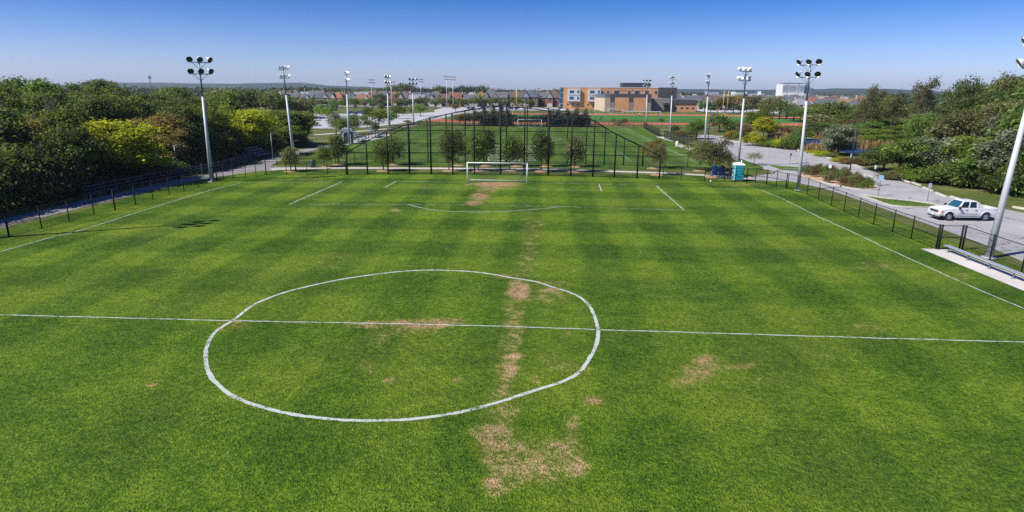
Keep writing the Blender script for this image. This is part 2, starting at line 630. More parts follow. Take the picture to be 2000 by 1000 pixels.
def ground_sheet():
    xs = [-6000, -2500, -1200, -700, -400, -200, -100, 0, 100, 200, 400, 700, 1200, 2500, 6000]
    ys = [-400, -100, 0, 60, 120, 200, 300, 400, 600, 900, 1400, 2000, 3200, 5000, 9000]
    mb = MB()
    mb.v = [(x, y, -0.02) for y in ys for x in xs]
    n = len(xs)
    mb.f = [(j * n + i, j * n + i + 1, (j + 1) * n + i + 1, (j + 1) * n + i) for j in range(len(ys) - 1) for i in range(n - 1)]
    return structure('ground', mb, M['rough'])


ground_sheet()

# worn places of the pitch: (px, py, half width px, half height px, strength, soil)
WORN = [(968, 360, 50, 4.5, 1.25, 1), (950, 372, 22, 5, .62, .7), (938, 384, 20, 8, .95, 1), (926, 396, 18, 6, .9, 1), (965, 366, 30, 4, .8, 1),
        (771, 411, 12, 4, .75, .2), (1013, 566, 26, 22, .95, .55), (1072, 574, 40, 18, .6, .4), (1100, 560, 20, 10, .4, .3),
        (828, 632, 80, 9, .95, .9), (730, 634, 38, 7, .8, .9), (870, 627, 40, 7, .9, .9), (785, 655, 14, 4, .5, .7), (800, 645, 50, 10, .5, .7), (690, 632, 20, 8, .5, .7), (560, 630, 1, 1, .1, .5),
        (455, 632, 26, 10, .62, .8), (1000, 636, 26, 9, .6, .5), (1000, 660, 22, 9, .55, .3), (1002, 696, 22, 5, .95, .1), (993, 724, 26, 22, .8, .35), (985, 752, 20, 18, .7, .45),
        (995, 680, 14, 26, .45, .3), (1035, 470, 18, 36, .32, .1), (1022, 525, 20, 30, .32, .1), (1045, 440, 22, 14, .35, .2), (1119, 530, 7, 4, .7, .1), (1095, 553, 20, 8, .4, .5),
        (1100, 715, 22, 14, .5, .6), (1104, 651, 8, 6, .75, 1), (1075, 700, 30, 14, .35, .4), (1048, 742, 14, 8, .45, .6),
        (970, 820, 34, 26, .55, .5), (968, 860, 36, 44, .85, .55), (985, 900, 40, 40, .7, .35), (975, 945, 30, 22, .8, .3), (940, 850, 20, 30, .4, .5),
        (1075, 890, 70, 34, .66, .45), (1115, 850, 16, 44, .7, .5), (1120, 910, 26, 26, .8, .45), (1060, 930, 60, 22, .62, .4), (1010, 870, 50, 30, .5, .4), (1120, 985, 24, 8, .5, .5), (1000, 915, 50, 30, .5, .4),
        (1160, 782, 22, 11, .95, .8), (1380, 706, 30, 16, .7, .85), (1362, 728, 34, 18, .75, .85), (1335, 748, 32, 14, .5, .7), (1452, 714, 26, 7, .6, .85), (1420, 716, 40, 8, .4, .8), (1500, 745, 36, 10, .25, .7), (1618, 693, 16, 5, .4, .8),
        (291, 751, 13, 5, .95, .4), (763, 743, 18, 7, .72, 1), (720, 712, 16, 18, .4, .8), (895, 740, 10, 6, .45, .9), (640, 515, 40, 10, .3, .4), (660, 500, 30, 7, .3, .4),
        (740, 660, 24, 16, .4, .6), (1005, 600, 20, 34, .55, .3), (1000, 665, 20, 34, .5, .3), (1034, 500, 18, 40, .42, .2), (1040, 450, 18, 24, .42, .2), (985, 775, 26, 24, .6, .4), (1000, 800, 22, 20, .5, .4), (1010, 640, 18, 18, .5, .4), (990, 790, 24, 16, .5, .4), (985, 770, 20, 14, .6, .5), (1040, 500, 16, 26, .3, .1), (1030, 420, 16, 12, .3, .2), (970, 700, 14, 30, .3, .3), (420, 905, 16, 6, .35, .8), (440, 880, 16, 5, .3, .8), (1720, 520, 60, 10, .35, .8), (1700, 640, 50, 12, .3, .8), (1600, 400, 10, 3, .3, .5), (1490, 345, 30, 4, .3, .5), (1880, 540, 20, 7, .55, .5),
        (430, 640, 12, 8, .5, .8), (1140, 725, 26, 10, .4, .7), (990, 540, 30, 6, .6, .7), (1060, 552, 30, 5, .5, .7), (320, 800, 30, 8, .2, .6), (1560, 620, 40, 8, .3, .8), (1330, 630, 60, 8, .25, .6), (1120, 350, 40, 3, .3, .6), (1230, 352, 40, 3, .25, .6), (1450, 360, 60, 4, .45, .4), (600, 350, 40, 3, .3, .5)]


def field_sheet(name, x0, x1, y0, y1, res, mat, worn, z=0.0):
    xs = np.arange(x0, x1 + 1e-6, res)
    ys = np.arange(y0, y1 + 1e-6, res)
    nx, ny = len(xs), len(ys)
    gx, gy = np.meshgrid(xs, ys)
    co = np.zeros((nx * ny, 3), np.float32)
    co[:, 0], co[:, 1], co[:, 2] = gx.ravel(), gy.ravel(), z
    a = (np.arange(ny - 1)[:, None] * nx + np.arange(nx - 1)[None]).ravel()
    q = np.stack([a, a + 1, a + nx + 1, a + nx], 1)
    me = bpy.data.meshes.new(name)
    me.vertices.add(len(co))
    me.vertices.foreach_set('co', co.ravel())
    me.loops.add(q.size)
    me.loops.foreach_set('vertex_index', q.ravel().astype(np.int32))
    me.polygons.add(len(q))
    me.polygons.foreach_set('loop_start', np.arange(0, q.size, 4, dtype=np.int32))
    w = np.zeros(nx * ny)
    s = np.zeros(nx * ny)
    for px, py, hw, hh, st, so_ in worn:
        cx, cy = G(px, py)
        ax = Vector(G(px + hw, py)) - Vector((cx, cy))
        ay = Vector(G(px, py - hh)) - Vector((cx, cy))
        det = ax.x * ay.y - ax.y * ay.x
        dx, dy = co[:, 0] - cx, co[:, 1] - cy
        u = (dx * ay.y - dy * ay.x) / det
        v = (-dx * ax.y + dy * ax.x) / det
        d = np.sqrt(u * u + v * v)
        k = np.clip(1.5 - d, 0, 1)
        k = k * k * (3 - 2 * k) * st * 0.76
        s = np.where(k > w, so_, s)
        w = np.maximum(w, k)
    for nme, arr in (('wear', w), ('soil', s)):
        at = me.attributes.new(nme, 'FLOAT', 'POINT')
        at.data.foreach_set('value', arr.astype(np.float32))
    me.update()
    me.materials.append(mat)
    o = bpy.data.objects.new(name, me)
    COL.objects.link(o)
    o['kind'] = 'structure'
    return o


field_sheet('lawn', -36.6, 37.6, -34, 57.6, 0.25, M['pitch'], WORN)
poly_sheet('lawn', [(-36.5, 63.5), (33.5, 63.5), (33.5, 96), (36.2, 100), (36.2, 171), (-36, 171), (-36, 63.5)], 0.0, M['turf'])

# ------------------------------------------------------------------ painted lines of the pitch
rl = random.Random(3)


def ribbon(name, pts, width, mat, closed=False, wob=0.02, step=0.14, z=0.008):
    P = [Vector((*p, 0)) for p in pts]
    if closed:
        P.append(P[0].copy())
    out = []
    for a, b in zip(P[:-1], P[1:]):
        n = max(1, int((b - a).length / step))
        out += [a.lerp(b, i / n) for i in range(n)]
    out.append(P[-1])
    vs, fs, ph = [], [], rl.random() * 9
    for i, p in enumerate(out):
        if closed:
            d = out[(i + 1) % (len(out) - 1)] - out[i - 1 if i else len(out) - 2]
        else:
            d = out[min(i + 1, len(out) - 1)] - out[max(i - 1, 0)]
        d.normalize()
        nrm = Vector((-d.y, d.x, 0))
        c = math.sin(i * step * 1.7 + ph) * wob * .6 + math.sin(i * step * 4.1 + ph) * wob * .5
        l = width * (0.5 + rl.uniform(-.13, .13)) + c
        r_ = width * (0.5 + rl.uniform(-.13, .13)) - c
        vs += [(*(p + nrm * l).xy, z), (*(p - nrm * r_).xy, z)]
    if closed:
        vs[-2:] = vs[:2]
    fs = [(2 * i, 2 * i + 1, 2 * i + 3, 2 * i + 2) for i in range(len(out) - 1)]
    mb = MB()
    mb.v, mb.f = vs, fs
    return structure(name, mb, mat)


CIRC = [(800, 529), (686, 542.5), (597.6, 560.5), (550, 573), (506, 590), (482, 604.7), (456.5, 625), (421, 648), (405.5, 673.4), (402, 697), (407, 724.4), (424, 750),
        (461.6, 777), (516, 797), (584, 811), (652, 819), (720, 822), (788, 820), (865, 811), (916, 801), (991, 780.5), (1038, 764.5), (1086, 750), (1120, 734.6),
        (1137, 721), (1157.5, 690.4), (1167, 663), (1167, 636), (1157.5, 609), (1144, 590), (1120, 574), (1079, 560.5), (1045, 550), (998, 542.5), (943, 533), (882, 528.6)]
ribbon('line', smooth_poly([G(*p) for p in CIRC], 6), 0.17, M['line'], True, 0.012)
hl = [G(*p) for p in ((0, 615), (200, 620), (450, 626.5), (640, 630), (800, 633), (1000, 638), (1167, 644), (1300, 648), (1500, 654), (1700, 660), (2000, 668.5))]
ribbon('line', smooth_poly([(-31, -.1)] + hl + [(31.2, -.3)], 4, False), 0.09, M['line'])
tl = [G(*p) for p in ((0, 492), (150, 452), (280, 411), (400, 375), (470, 357))]
ribbon('line', smooth_poly([(-31, -30)] + tl, 4, False), 0.09, M['line'])
tr = [G(*p) for p in ((1487, 371), (1530, 389), (1600, 424), (1660, 451), (1725, 482), (1800, 516), (1900, 561), (2000, 603))]
ribbon('line', tr + [(tr[-1][0] + .05, tr[-1][1] - 6), (tr[-1][0] + .2, -30)], 0.09, M['line'])
ribbon('line', [G(*p) for p in ((474, 356.5), (560, 355.7), (668, 355), (773, 354.6), (905, 355.5))], 0.11, M['faint'])
ribbon('line', [G(*p) for p in ((905, 355.5), (1031, 356), (1080, 357.5), (1170, 359.5), (1282, 363), (1340, 366), (1440, 370), (1487, 371))], 0.12, M['faint'])
ribbon('line', [G(565, 399.2), G(668, 355)], 0.12, M['line'])
ribbon('line', [G(1282, 363), G(1336, 410.5)], 0.12, M['line'])
ribbon('line', [G(*p) for p in ((565, 399.2), (700, 399), (800, 399.4), (960, 401), (1100, 403.6), (1200, 406.5), (1336, 410.5))], 0.10, M['faint'])
ribbon('line', [G(750, 367), G(773, 354.6)], 0.11, M['line'])
ribbon('line', [G(1170, 359.5), G(1174.5, 373)], 0.11, M['line'])
ribbon('line', [G(*p) for p in ((750, 367), (860, 367), (960, 367.6), (1048, 369.3), (1174.5, 373))], 0.10, M['faint'])
ribbon('line', smooth_poly([G(*p) for p in ((798, 399.5), (815, 404), (835, 408.5), (865, 412), (900, 413.5), (950, 413.7), (1000, 412), (1040, 409.5), (1075, 406), (1102, 402.8))], 4, False), 0.11, M['line'])
# the farther pitch
for p, w in (([(-30, 74), (-30, 167.6)], .16), ([(30.3, 73), (30.3, 167.6)], .16), ([(-30, 74), (30.3, 74)], .13), ([(-30, 167.6), (30.3, 167.6)], .13), ([(-30, 121), (30.3, 121)], .13),
             ([(-19.6, 74), (-19.6, 90), (20, 90), (20, 74)], .14), ([(-8, 74), (-8, 79.5), (10, 79.5), (10, 74)], .13), ([(-19.6, 167.6), (-19.6, 151), (20, 151), (20, 167.6)], .14)):
    ribbon('line', p, w, M['faint'], False, .02, .6)
ribbon('line', [(0.4 + 9.15 * math.cos(a / 40 * 2 * PI), 121 + 9.15 * math.sin(a / 40 * 2 * PI)) for a in range(40)], .14, M['line'], True, .02, .5)

# ------------------------------------------------------------------ paths, roads, lots
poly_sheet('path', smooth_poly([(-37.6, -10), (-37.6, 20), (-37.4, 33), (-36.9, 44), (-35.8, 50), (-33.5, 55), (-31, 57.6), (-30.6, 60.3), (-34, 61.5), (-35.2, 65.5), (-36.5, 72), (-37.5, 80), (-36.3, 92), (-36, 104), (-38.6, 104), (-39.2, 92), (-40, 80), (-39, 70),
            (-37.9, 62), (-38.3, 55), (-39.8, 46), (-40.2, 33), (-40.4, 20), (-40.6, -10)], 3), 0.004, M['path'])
poly_sheet('path', smooth_poly([(-32, 57.3), (-26, 59.3), (-16, 60.3), (0, 61.2), (10, 60.8), (22, 59.0), (29, 56.4), (34, 53.6),
            (36.2, 55.8), (34, 57.8), (29.5, 58.3), (22, 60.6), (10, 62.5), (0, 62.9), (-16, 62.0), (-27, 61.0), (-32.5, 60.0)], 3), 0.010, M['concrete'])
road = [(38.9, 2), (39.2, 20), (39.3, 32), (39.2, 45), (38.2, 50), (37.0, 53.2), (34.8, 53.0), (33.2, 55.2), (34.6, 58.2), (38.3, 61.0), (38.2, 65), (38.8, 72), (37.6, 80), (37.4, 92), (39.5, 110), (43, 128), (46, 140), (50, 140), (49, 128), (51.5, 114), (55.5, 98), (55.6, 84), (54.2, 70), (52.2, 58), (51.4, 50), (50.6, 40), (52, 32), (55, 20), (58, 2)]
poly_sheet('road', smooth_poly(road, 3), 0.014, M['asphalt'])
poly_sheet('pavement', smooth_poly([G(*p) for p in ((1378, 342), (1392, 346), (1436, 348.5), (1436, 344), (1400, 340.5))], 2), 0.020, M['concrete'])
poly_sheet('pavement', [(33.6, 17.6), (35.6, 17.6), (35.9, 0), (33.9, 0)], 0.020, M['concrete'])
poly_sheet('pavement', [G(1281, 267), G(1312, 276), G(1324, 276), G(1296, 267)], 0.008, M['concrete'])
poly_sheet('pavement', [G(1320, 285), G(1350, 294), G(1358, 291), G(1330, 282)], 0.008, M['concrete'])
# grass islands in the road
isl = poly_sheet('verge', smooth_poly([G(*p) for p in ((1681, 381), (1720, 387), (1770, 392), (1815, 398), (1832, 403), (1800, 406), (1742, 402.5), (1710, 392))], 3), 0.020, M['turf'])
poly_sheet('verge', smooth_poly([G(*p) for p in ((1443, 311), (1462, 316), (1490, 326), (1487, 331), (1474, 338), (1460, 346), (1443, 344))], 3), 0.020, M['turf'])
poly_sheet('verge', smooth_poly([G(*p) for p in ((1502, 322.5), (1530, 324.5), (1560, 327), (1578, 331), (1572, 334), (1530, 332))], 3), 0.020, M['turf'])
ISL = [G(*p) for p in ((1563, 343), (1566, 331.5), (1600, 331), (1637, 332.5), (1668, 340), (1695, 350), (1713, 366), (1712, 371), (1666, 369), (1625, 361), (1588, 352))]
poly_sheet('planting_bed', smooth_poly(ISL, 3), 0.020, M['sand'])


def kerb(name, pts, w=0.16, h=0.13, closed=True, mat=None, kind='structure'):
    mb = MB()
    n = len(pts)
    for i in range(n if closed else n - 1):
        a, b = Vector((*pts[i], 0)), Vector((*pts[(i + 1) % n], 0))
        d = b - a
        if d.length < .02:
            continue
        mb.box(((a.x + b.x) / 2, (a.y + b.y) / 2, h / 2), (d.length + w * .3, w, h + rl.uniform(-.004, .004)), math.atan2(d.y, d.x))
    return structure(name, mb, mat or M['kerb'])


kerb('kerb', smooth_poly(ISL, 3))
kerb('kerb', smooth_poly([G(*p) for p in ((1681, 381), (1720, 387), (1770, 392), (1815, 398), (1832, 403), (1800, 406), (1742, 402.5), (1710, 392))], 3))
kerb('kerb', smooth_poly([G(*p) for p in ((1412, 275), (1440, 277), (1470, 279.5), (1500, 283.5), (1540, 290), (1560, 294.5), (1590, 302), (1625, 311), (1660, 321), (1690, 331))], 3, False), 0.45, 0.2, False)
kerb('kerb', smooth_poly([G(*p) for p in ((1600, 333), (1590, 331), (1548, 331), (1520, 333), (1508, 338))], 3, False), 0.16, 0.12, False)
# stall lines painted in the lot
for p in (((1790, 425), (1850, 434)), ((1880, 452), (1962, 459)), ((1915, 466), (1999, 473)), ((1840, 441), (1900, 447)), ((1690, 361), (1730, 366)), ((1955, 480), (2000, 485))):
    ribbon('road_marking', [G(*p[0]), G(*p[1])], .1, M['stallpaint'], False, .01, .3, .020)

# left car park, its aisle, street of the houses, drive to the track
poly_sheet('car_park', [(-52, 153), (-46.5, 166), (-42, 190), (-36.5, 222), (-35.5, 252), (-41, 266), (-60, 268), (-78, 272), (-110, 262), (-140, 262), (-140, 238), (-100, 232), (-86, 215), (-74, 196), (-80, 196), (-84, 178), (-70, 152)], 0.020, M['lot'])
poly_sheet('road', [(-60, 270), (-38, 255), (-30, 290), (-30, 330), (22, 350), (24, 400), (-62, 398), (-58, 330), (-52, 300)], 0.024, M['lot'])
poly_sheet('road', [(-260, 400), (-70, 398), (-60, 388), (30, 395), (30, 409), (-70, 412), (-260, 414)], 0.028, M['lot'])
poly_sheet('road', [(96, 330), (180, 330), (180, 400), (96, 400)], 0.004, M['lot'])
poly_sheet('path', smooth_poly([(-52, 128), (-46, 142), (-40, 160), (-36, 178), (-34.8, 178), (-38.5, 159), (-44, 141), (-50, 127.5)], 3), 0.004, M['concrete'])
poly_sheet('path', smooth_poly([(-36, 96), (-33, 112), (-33, 128), (-36, 134), (-38, 128), (-37, 112)], 3), 0.006, M['concrete'])
poly_sheet('path', smooth_poly([(46, 138), (56, 137), (72, 134), (72, 132.6), (56, 135), (46, 136)], 3), 0.008, M['concrete'])


def oval(cx, cy, half, r, n=28):
    pts = []
    for i in range(n + 1):
        a = -PI / 2 + PI * i / n
        pts.append((cx + half + r * math.cos(a), cy + r * math.sin(a)))
    for i in range(n + 1):
        a = PI / 2 + PI * i / n
        pts.append((cx - half + r * math.cos(a), cy + r * math.sin(a)))
    return pts


TX, TY = 36.0, 243.0
poly_sheet('track_apron', oval(TX, TY, 43, 51), 0.004, M['trackedge'])
poly_sheet('running_track', oval(TX, TY, 43, 46.5), 0.008, M['track'])
M['infield'] = plain('infield_turf', (0.055, 0.15, 0.03), 0.9, 0, 0.2, 0.15, 0.1)
poly_sheet('infield', oval(TX, TY, 43, 36.5), 0.012, M['infield'])
for k in range(1, 8):
    o_ = oval(TX, TY, 43, 36.8 + 1.2 * k)
    ribbon('line', o_, .12, M['line'], True, .0, 1.5, .014)

t = NT('pond_water')
p = t.pos()
t.bsdf((0.006, 0.035, 0.13), 0.3, 0, t.bump(t.noise(t.scalev(p, (1, 2.4, 1)), 2.2, 3), 0.5, 0.08), 0.18)
M['water'] = t.m
poly_sheet('pond', smooth_poly([G(*p) for p in ((1566, 277), (1585, 272), (1625, 277), (1660, 284), (1700, 293), (1712, 302), (1700, 311), (1688, 309), (1665, 300), (1630, 294), (1590, 288), (1568, 288))], 4), 0.012, M['water'])

# distant hills, blue with the air in front of them
mbh = MB()
nh = 60
for i in range(nh + 1):
    x = -5200 + 10400 * i / nh
    y = 3600 - abs(x) * 0.12
    h = 22 + 9 * math.sin(i * .37) + 5 * math.sin(i * 1.13 + 1) + (14 if x < -1300 else 0)
    for j in range(7):
        u = (j - 3) / 3
        mbh.v.append((x + 60 * math.sin(i * 3.1 + j), y + u * 500, max(0, h * (1 - u * u)) - 0.5))
for i in range(nh):
    for j in range(6):
        a = i * 7 + j
        mbh.f.append((a, a + 7, a + 8, a + 1))
M['hills'] = plain('wooded_hills', (0.03, 0.05, 0.03), 0.95, 0, 0.3, 0.01, 0.1)
structure('hills', mbh, M['hills'], True)
# ------------------------------------------------------------------ floodlights
CACHE = {}


def cached(key, fn):
    if key not in CACHE:
        CACHE[key] = fn()
    return CACHE[key]


def mesh_of(name, mb, mat, smooth=False):
    return mb.mesh(name, mat, smooth)


def head_meshes():
    h = MB()
    I = Matrix.Identity(4)
    h.lathe([(0.0, -.40), (.10, -.40), (.12, -.30), (.20, -.22), (.30, -.10), (.345, .03), (.36, .06), (.345, .05), (.29, -.09)], I, 16)
    h.tube((0, 0, -.36), (0, 0, -.62), .085, .07, 8)          # ballast neck
    ln = MB().lathe([(.325, .0), (.2, .025), (0.0, .04)], I, 16)
    return mesh_of('lamp_head', h, M['housing'], True), mesh_of('lens', ln, M['lens'], True)


def floodlight(x, y, aim, label, h=13.9, lean=0.0, tilt=R(62), r0=.20, r1=.105):
    g = thing('floodlight', label, 'floodlight', (x, y, 0), 0, 'white floodlight poles round the two pitches')
    top = Vector((lean, 0, h))
    mb = MB()
    mid = top * .72
    mb.tube((0, 0, 0), mid, r0, r0 + (r1 - r0) * .72, 14)
    mb.tube((0, 0, 0), (0, 0, .05), r0 * 1.9, r0 * 1.9, 14)
    obj('pole', mb, M['pole'], g, True)
    st = MB().tube(mid * 1.0, top + Vector((0, 0, .25)), r1 * 1.05, r1 * .72, 12)
    # the upper mast is darker than the pole below
    obj('mast', st, M['galv'], g, True)
    ax = Vector((math.sin(aim), -math.cos(aim), 0))          # along the crossarms
    fw = Vector((math.cos(aim), math.sin(aim), 0))           # where the lamps look
    hm, lm = cached('head', head_meshes)
    for row, zz in enumerate((h - .05, h - 1.35)):
        c = Vector((lean * zz / h, 0, zz))
        arm = MB().tube(c - ax * 1.25, c + ax * 1.25, .05, .05, 8)
        for s in (-1, 1):
            arm.tube(c + ax * (.85 * s), c - Vector((0, 0, .75)), .028, .028, 6)
        arm.tube(c - Vector((0, 0, .09)), c + Vector((0, 0, .09)), .15, .15, 10)
        obj('crossarm', arm, M['galv'], g, True)
        for k in (-1, 0, 1):
            p = c + ax * (1.12 * k) + fw * .34 + Vector((0, 0, .30))
            yaw = aim + .35 * k * (-1)
            d = Vector((math.cos(yaw) * math.sin(tilt), math.sin(yaw) * math.sin(tilt), -math.cos(tilt)))
            q = d.to_track_quat('Z', 'Y')
            o = obj('lamp_head', hm, None, g)
            o.location = p
            o.rotation_euler = q.to_euler()
            l = obj('lens', lm, None, o)
            br = MB().tube(c + ax * (1.12 * k), p - d * .3, .035, .035, 6)
            obj('lamp_bracket', br, M['galv'], g)
    return g


def aim_at(x, y, tx, ty):
    return math.atan2(ty - y, tx - x)


LBL = ['nearest of all on the left touchline, its lamps above the frame', 'beside the left corner of the near pitch, against the wood',
       'rising from the grass by the bend of the left path', 'beside the small blue grey shed on the left', 'left pole just beyond the two bleachers', 'farthest of the left row, next to the parking hedge']
for i, (x, y, le) in enumerate(((-35.2, 15.4, 0), (-34.4, 45.4, .15), (-34.3, 70.6, -.6), (-34.6, 100.3, .2), (-34.2, 132.1, .1), (-35.3, 167.7, .1))):
    floodlight(x, y, aim_at(x, y, 0, 14) if i < 2 else aim_at(x, y, 0, 121), 'tall white floodlight pole ' + LBL[i], 13.95, le, r0=.24)
LBL = ['at the frame edge behind the players bench', 'behind the right corner fence beside the planted bed', 'rising behind the turquoise portable toilet',
       'at the near end of the black screened fence', 'between the two lengths of black screened fence', 'farthest of the right row, by the running track']
for i, (x, y, le) in enumerate(((36.9, 15.4, .6), (35.4, 45.3, -.4), (35.3, 68.4, -.2), (38.6, 103, -.3), (36.3, 127.9, -.4), (37.1, 171.5, -.4))):
    floodlight(x, y, aim_at(x, y, 0, 14) if i < 2 else aim_at(x, y, 0, 121), 'tall pale floodlight pole ' + LBL[i], 13.95, le, r0=.24 if i == 0 else .20)


def far_light(x, y, h, label, kind):
    g = thing('stadium_light', label, 'floodlight', (x, y, 0), 0, 'grey light masts beyond the pitches')
    obj('mast', MB().tube((0, 0, 0), (0, 0, h), .26, .14, 8), M['pole'] if kind != 2 else M['galv'], g, True)
    if kind == 2:                               # a cluster with two tiers and an aerial
        mb = MB().tube((-2.0, 0, h - 2.2), (2.0, 0, h - 2.2), .16).tube((-1.5, 0, h - .9), (1.5, 0, h - .9), .16)
        mb.lathe([(.3, 0), (.75, .25), (.75, .9), (.2, 1.2)], Matrix.Translation((0, 0, h - 2.6)), 10)
        obj('crossarm', mb, M['galv'], g)
        return g
    for zz in (h, h - 1.6):
        obj('crossarm', MB().tube((-1.9, 0, zz), (1.9, 0, zz), .07, .07, 6), M['galv'], g)
    hm, lm = cached('head', head_meshes)
    for zz in (h, h - 1.6):
        for k in (-1.5, -.5, .5, 1.5):
            o = obj('lamp_head', hm, None, g)
            o.location = (k * 1.15, -.3, zz + .3)
            o.rotation_euler = (R(120), 0, .3 * k)
            o.scale = (1.3, 1.3, 1.3)
    return g


for x, y, h, kind, lab in ((-120, 300, 14.6, 2, 'dark mast with a two tier head among houses left of the park'), (-99.7, 354, 16.5, 0, 'thin light mast standing before the orange roofed house'),
                           (-83, 420, 18, 0, 'thin light mast standing in front of the dark grove of trees'), (-56.3, 367, 19, 1, 'taller of two light masts standing close together'), (-55, 385, 19, 0, 'rear mast of two light masts standing close together'),
                           (-72, 290, 14.5, 0, 'light mast in the left car park close behind a nearer pole')):
    far_light(x, y, h, lab, kind)


# ------------------------------------------------------------------ chain link fences
def fence(name, pts, h, label, cat='fence', mat='chain', pr=.042, tr=.028, mid=None, bottom=True, heights=None, rails=(), group=None, thick=()):
    """pts: post positions; heights: per post"""
    x0, y0 = pts[0]
    g = thing(name, label, cat, (x0, y0, 0), 0, group)
    H = heights or [h] * len(pts)
    L = [Vector((x - x0, y - y0, 0)) for x, y in pts]
    for i, p in enumerate(L):
        k = (1.2 if pr > .08 else 1.6) if i in thick else 1.0
        pm = MB().tube(p, p + Vector((0, 0, H[i] + .05)), pr * k, pr * k, 8)
        pm.lathe([(pr * k * 1.15, 0), (pr * k, .04), (0, .06)], Matrix.Translation(p + Vector((0, 0, H[i] + .03))), 8)
        obj('post', pm, M['black'], g, True)
    rm = MB()
    for i in range(len(L) - 1):
        rm.tube(L[i] + Vector((0, 0, H[i])), L[i + 1] + Vector((0, 0, H[i + 1])), tr, tr, 6)
    obj('top_rail', rm, M['black'], g, True)
    if bottom:
        rm = MB()
        for i in range(len(L) - 1):
            rm.tube(L[i] + Vector((0, 0, .06)), L[i + 1] + Vector((0, 0, .06)), tr * .6, tr * .6, 6)
        obj('bottom_rail', rm, M['black'], g)
    for z in rails:
        rm = MB()
        for i in range(len(L) - 1):
            a, b = H[i], H[i + 1]
            if min(a, b) > z - .02:
                rm.tube(L[i] + Vector((0, 0, z)), L[i + 1] + Vector((0, 0, z)), tr, tr, 6)
            elif max(a, b) > z:
                t = (z - a) / (b - a)
                q = L[i].lerp(L[i + 1], t)
                e = L[i + 1] if b > a else L[i]
                rm.tube(q + Vector((0, 0, z)), e + Vector((0, 0, z)), tr, tr, 6)
        obj('middle_rail', rm, M['black'], g)
    if mid:
        rm = MB()
        for i in mid:
            rm.tube(L[i] + Vector((0, 0, H[i] * .52)), L[i + 1] + Vector((0, 0, H[i + 1] * .52)), tr, tr, 6)
        obj('middle_rail', rm, M['black'], g)
    mm = MB()
    mm.uv = []
    u = 0
    for i in range(len(L) - 1):
        d = (L[i + 1] - L[i]).length
        a, b = L[i], L[i + 1]
        mm.add([a + Vector((0, 0, .05)), b + Vector((0, 0, .05)), b + Vector((0, 0, H[i + 1])), a + Vector((0, 0, H[i]))], [(0, 1, 2, 3)])
        mm.uv += [(u, .05), (u + d, .05), (u + d, H[i + 1]), (u, H[i])]
        u += d
    obj('mesh_panel', mm, M[mat], g)
    return g


def spaced(pts, step):
    out = [pts[0]]
    for a, b in zip(pts[:-1], pts[1:]):
        d = math.hypot(b[0] - a[0], b[1] - a[1])
        n = max(1, round(d / step))
        out += [(a[0] + (b[0] - a[0]) * k / n, a[1] + (b[1] - a[1]) * k / n) for k in range(1, n + 1)]
    return out


lf = [(-34.4, 4.2), (-34.4, 7.1), (-34.3, 10), (-34.3, 12.9)] + [G(*p) for p in ((18, 463), (82, 447), (136, 433), (184, 420), (225, 410), (265, 400), (299, 390), (331, 381), (360, 374), (388, 366), (418, 355))]
fence('chain_link_fence', lf, 1.8, 'low black chain-link fence along the left touchline before the wood', thick=(4, 8, 14), mid=(3, 4))
lb = [G(*p) for p in ((418, 355), (437, 352), (456, 349), (480, 345), (500, 343), (520, 341), (560, 341), (600, 342), (640, 342), (676, 341.3))]
lb[0] = (lb[0][0] + .25, lb[0][1] + .25)
fence('chain_link_fence', lb, 1.75, 'low black fence curving round the left corner to the tall backstop', thick=(0, 5))
NH = [2.92, 4.35, 5.69, 6.57, 7.44, 8.04, 8.53, 8.94, 8.8, 8.42, 7.93, 7.25, 5.56, 4.24, 2.92]
NX = [-20.2, -17.6, -14.9, -12.1, -9.2, -6.3, -3.4, .1, 3.3, 6.5, 9.5, 12.4, 15.2, 18.1, 20.9]
fence('backstop_fence', [(x, 55.4 - .0045 * (x - .3) ** 2) for x in NX], 0, 'tall black arched backstop fence right behind the near white goal', 'fence', 'tallchain', .10, .055, heights=NH, rails=(2.9, 5.8), thick=(0, 4, 7, 9))
fence('backstop_fence', [(x - .1, 69.3 - .0035 * (x - .3) ** 2) for x in NX], 0, 'tall black arched backstop fence standing behind the row of park trees', 'fence', 'tallchain', .085, .05, heights=[z - .05 for z in NH], rails=(2.9, 5.8), thick=(0, 4, 7, 9))
rb = [(21.3, 53.2)] + [G(*p) for p in ((1330, 352), (1376, 354), (1414, 355), (1436, 356.2))]
fence('chain_link_fence', rb, 1.75, 'low black fence between the tall backstop and the turquoise toilet')
gc = [G(*p) for p in ((1458, 357), (1475, 357), (1497, 360), (1516, 364), (1535, 368.5))]
fence('chain_link_gate', gc, 1.75, 'black double gate in the right corner fence before the road', 'gate', thick=(0, 2, 4), mid=(1, 2, 3))
rf = [G(1535, 368.5)] + [G(*p) for p in ((1556, 374), (1576, 380), (1598, 390), (1623, 402), (1648, 413), (1676, 426), (1706, 439), (1743, 453), (1779, 467), (1828, 487))]
rf[0] = (rf[0][0] + .12, rf[0][1] - .12)
fence('chain_link_fence', rf, 1.78, 'low black chain-link fence along the right touchline beside the road', thick=(10,), mid=(9,))
fence('chain_link_gate', [(34.75, 17.45), (36.2, 17.45)], 1.78, 'narrow black gate in the fence by the players bench', 'gate', thick=(0, 1), mid=(0,), bottom=True)
fence('chain_link_fence', [(36.3, 17.3), (36.3, 14.4), (36.3, 11.5), (36.3, 8.6), (36.3, 5.7), (36.3, 2.8), (36.3, 0)], 1.78, 'low black chain-link fence running behind the players bench', thick=(0,), mid=(0,))
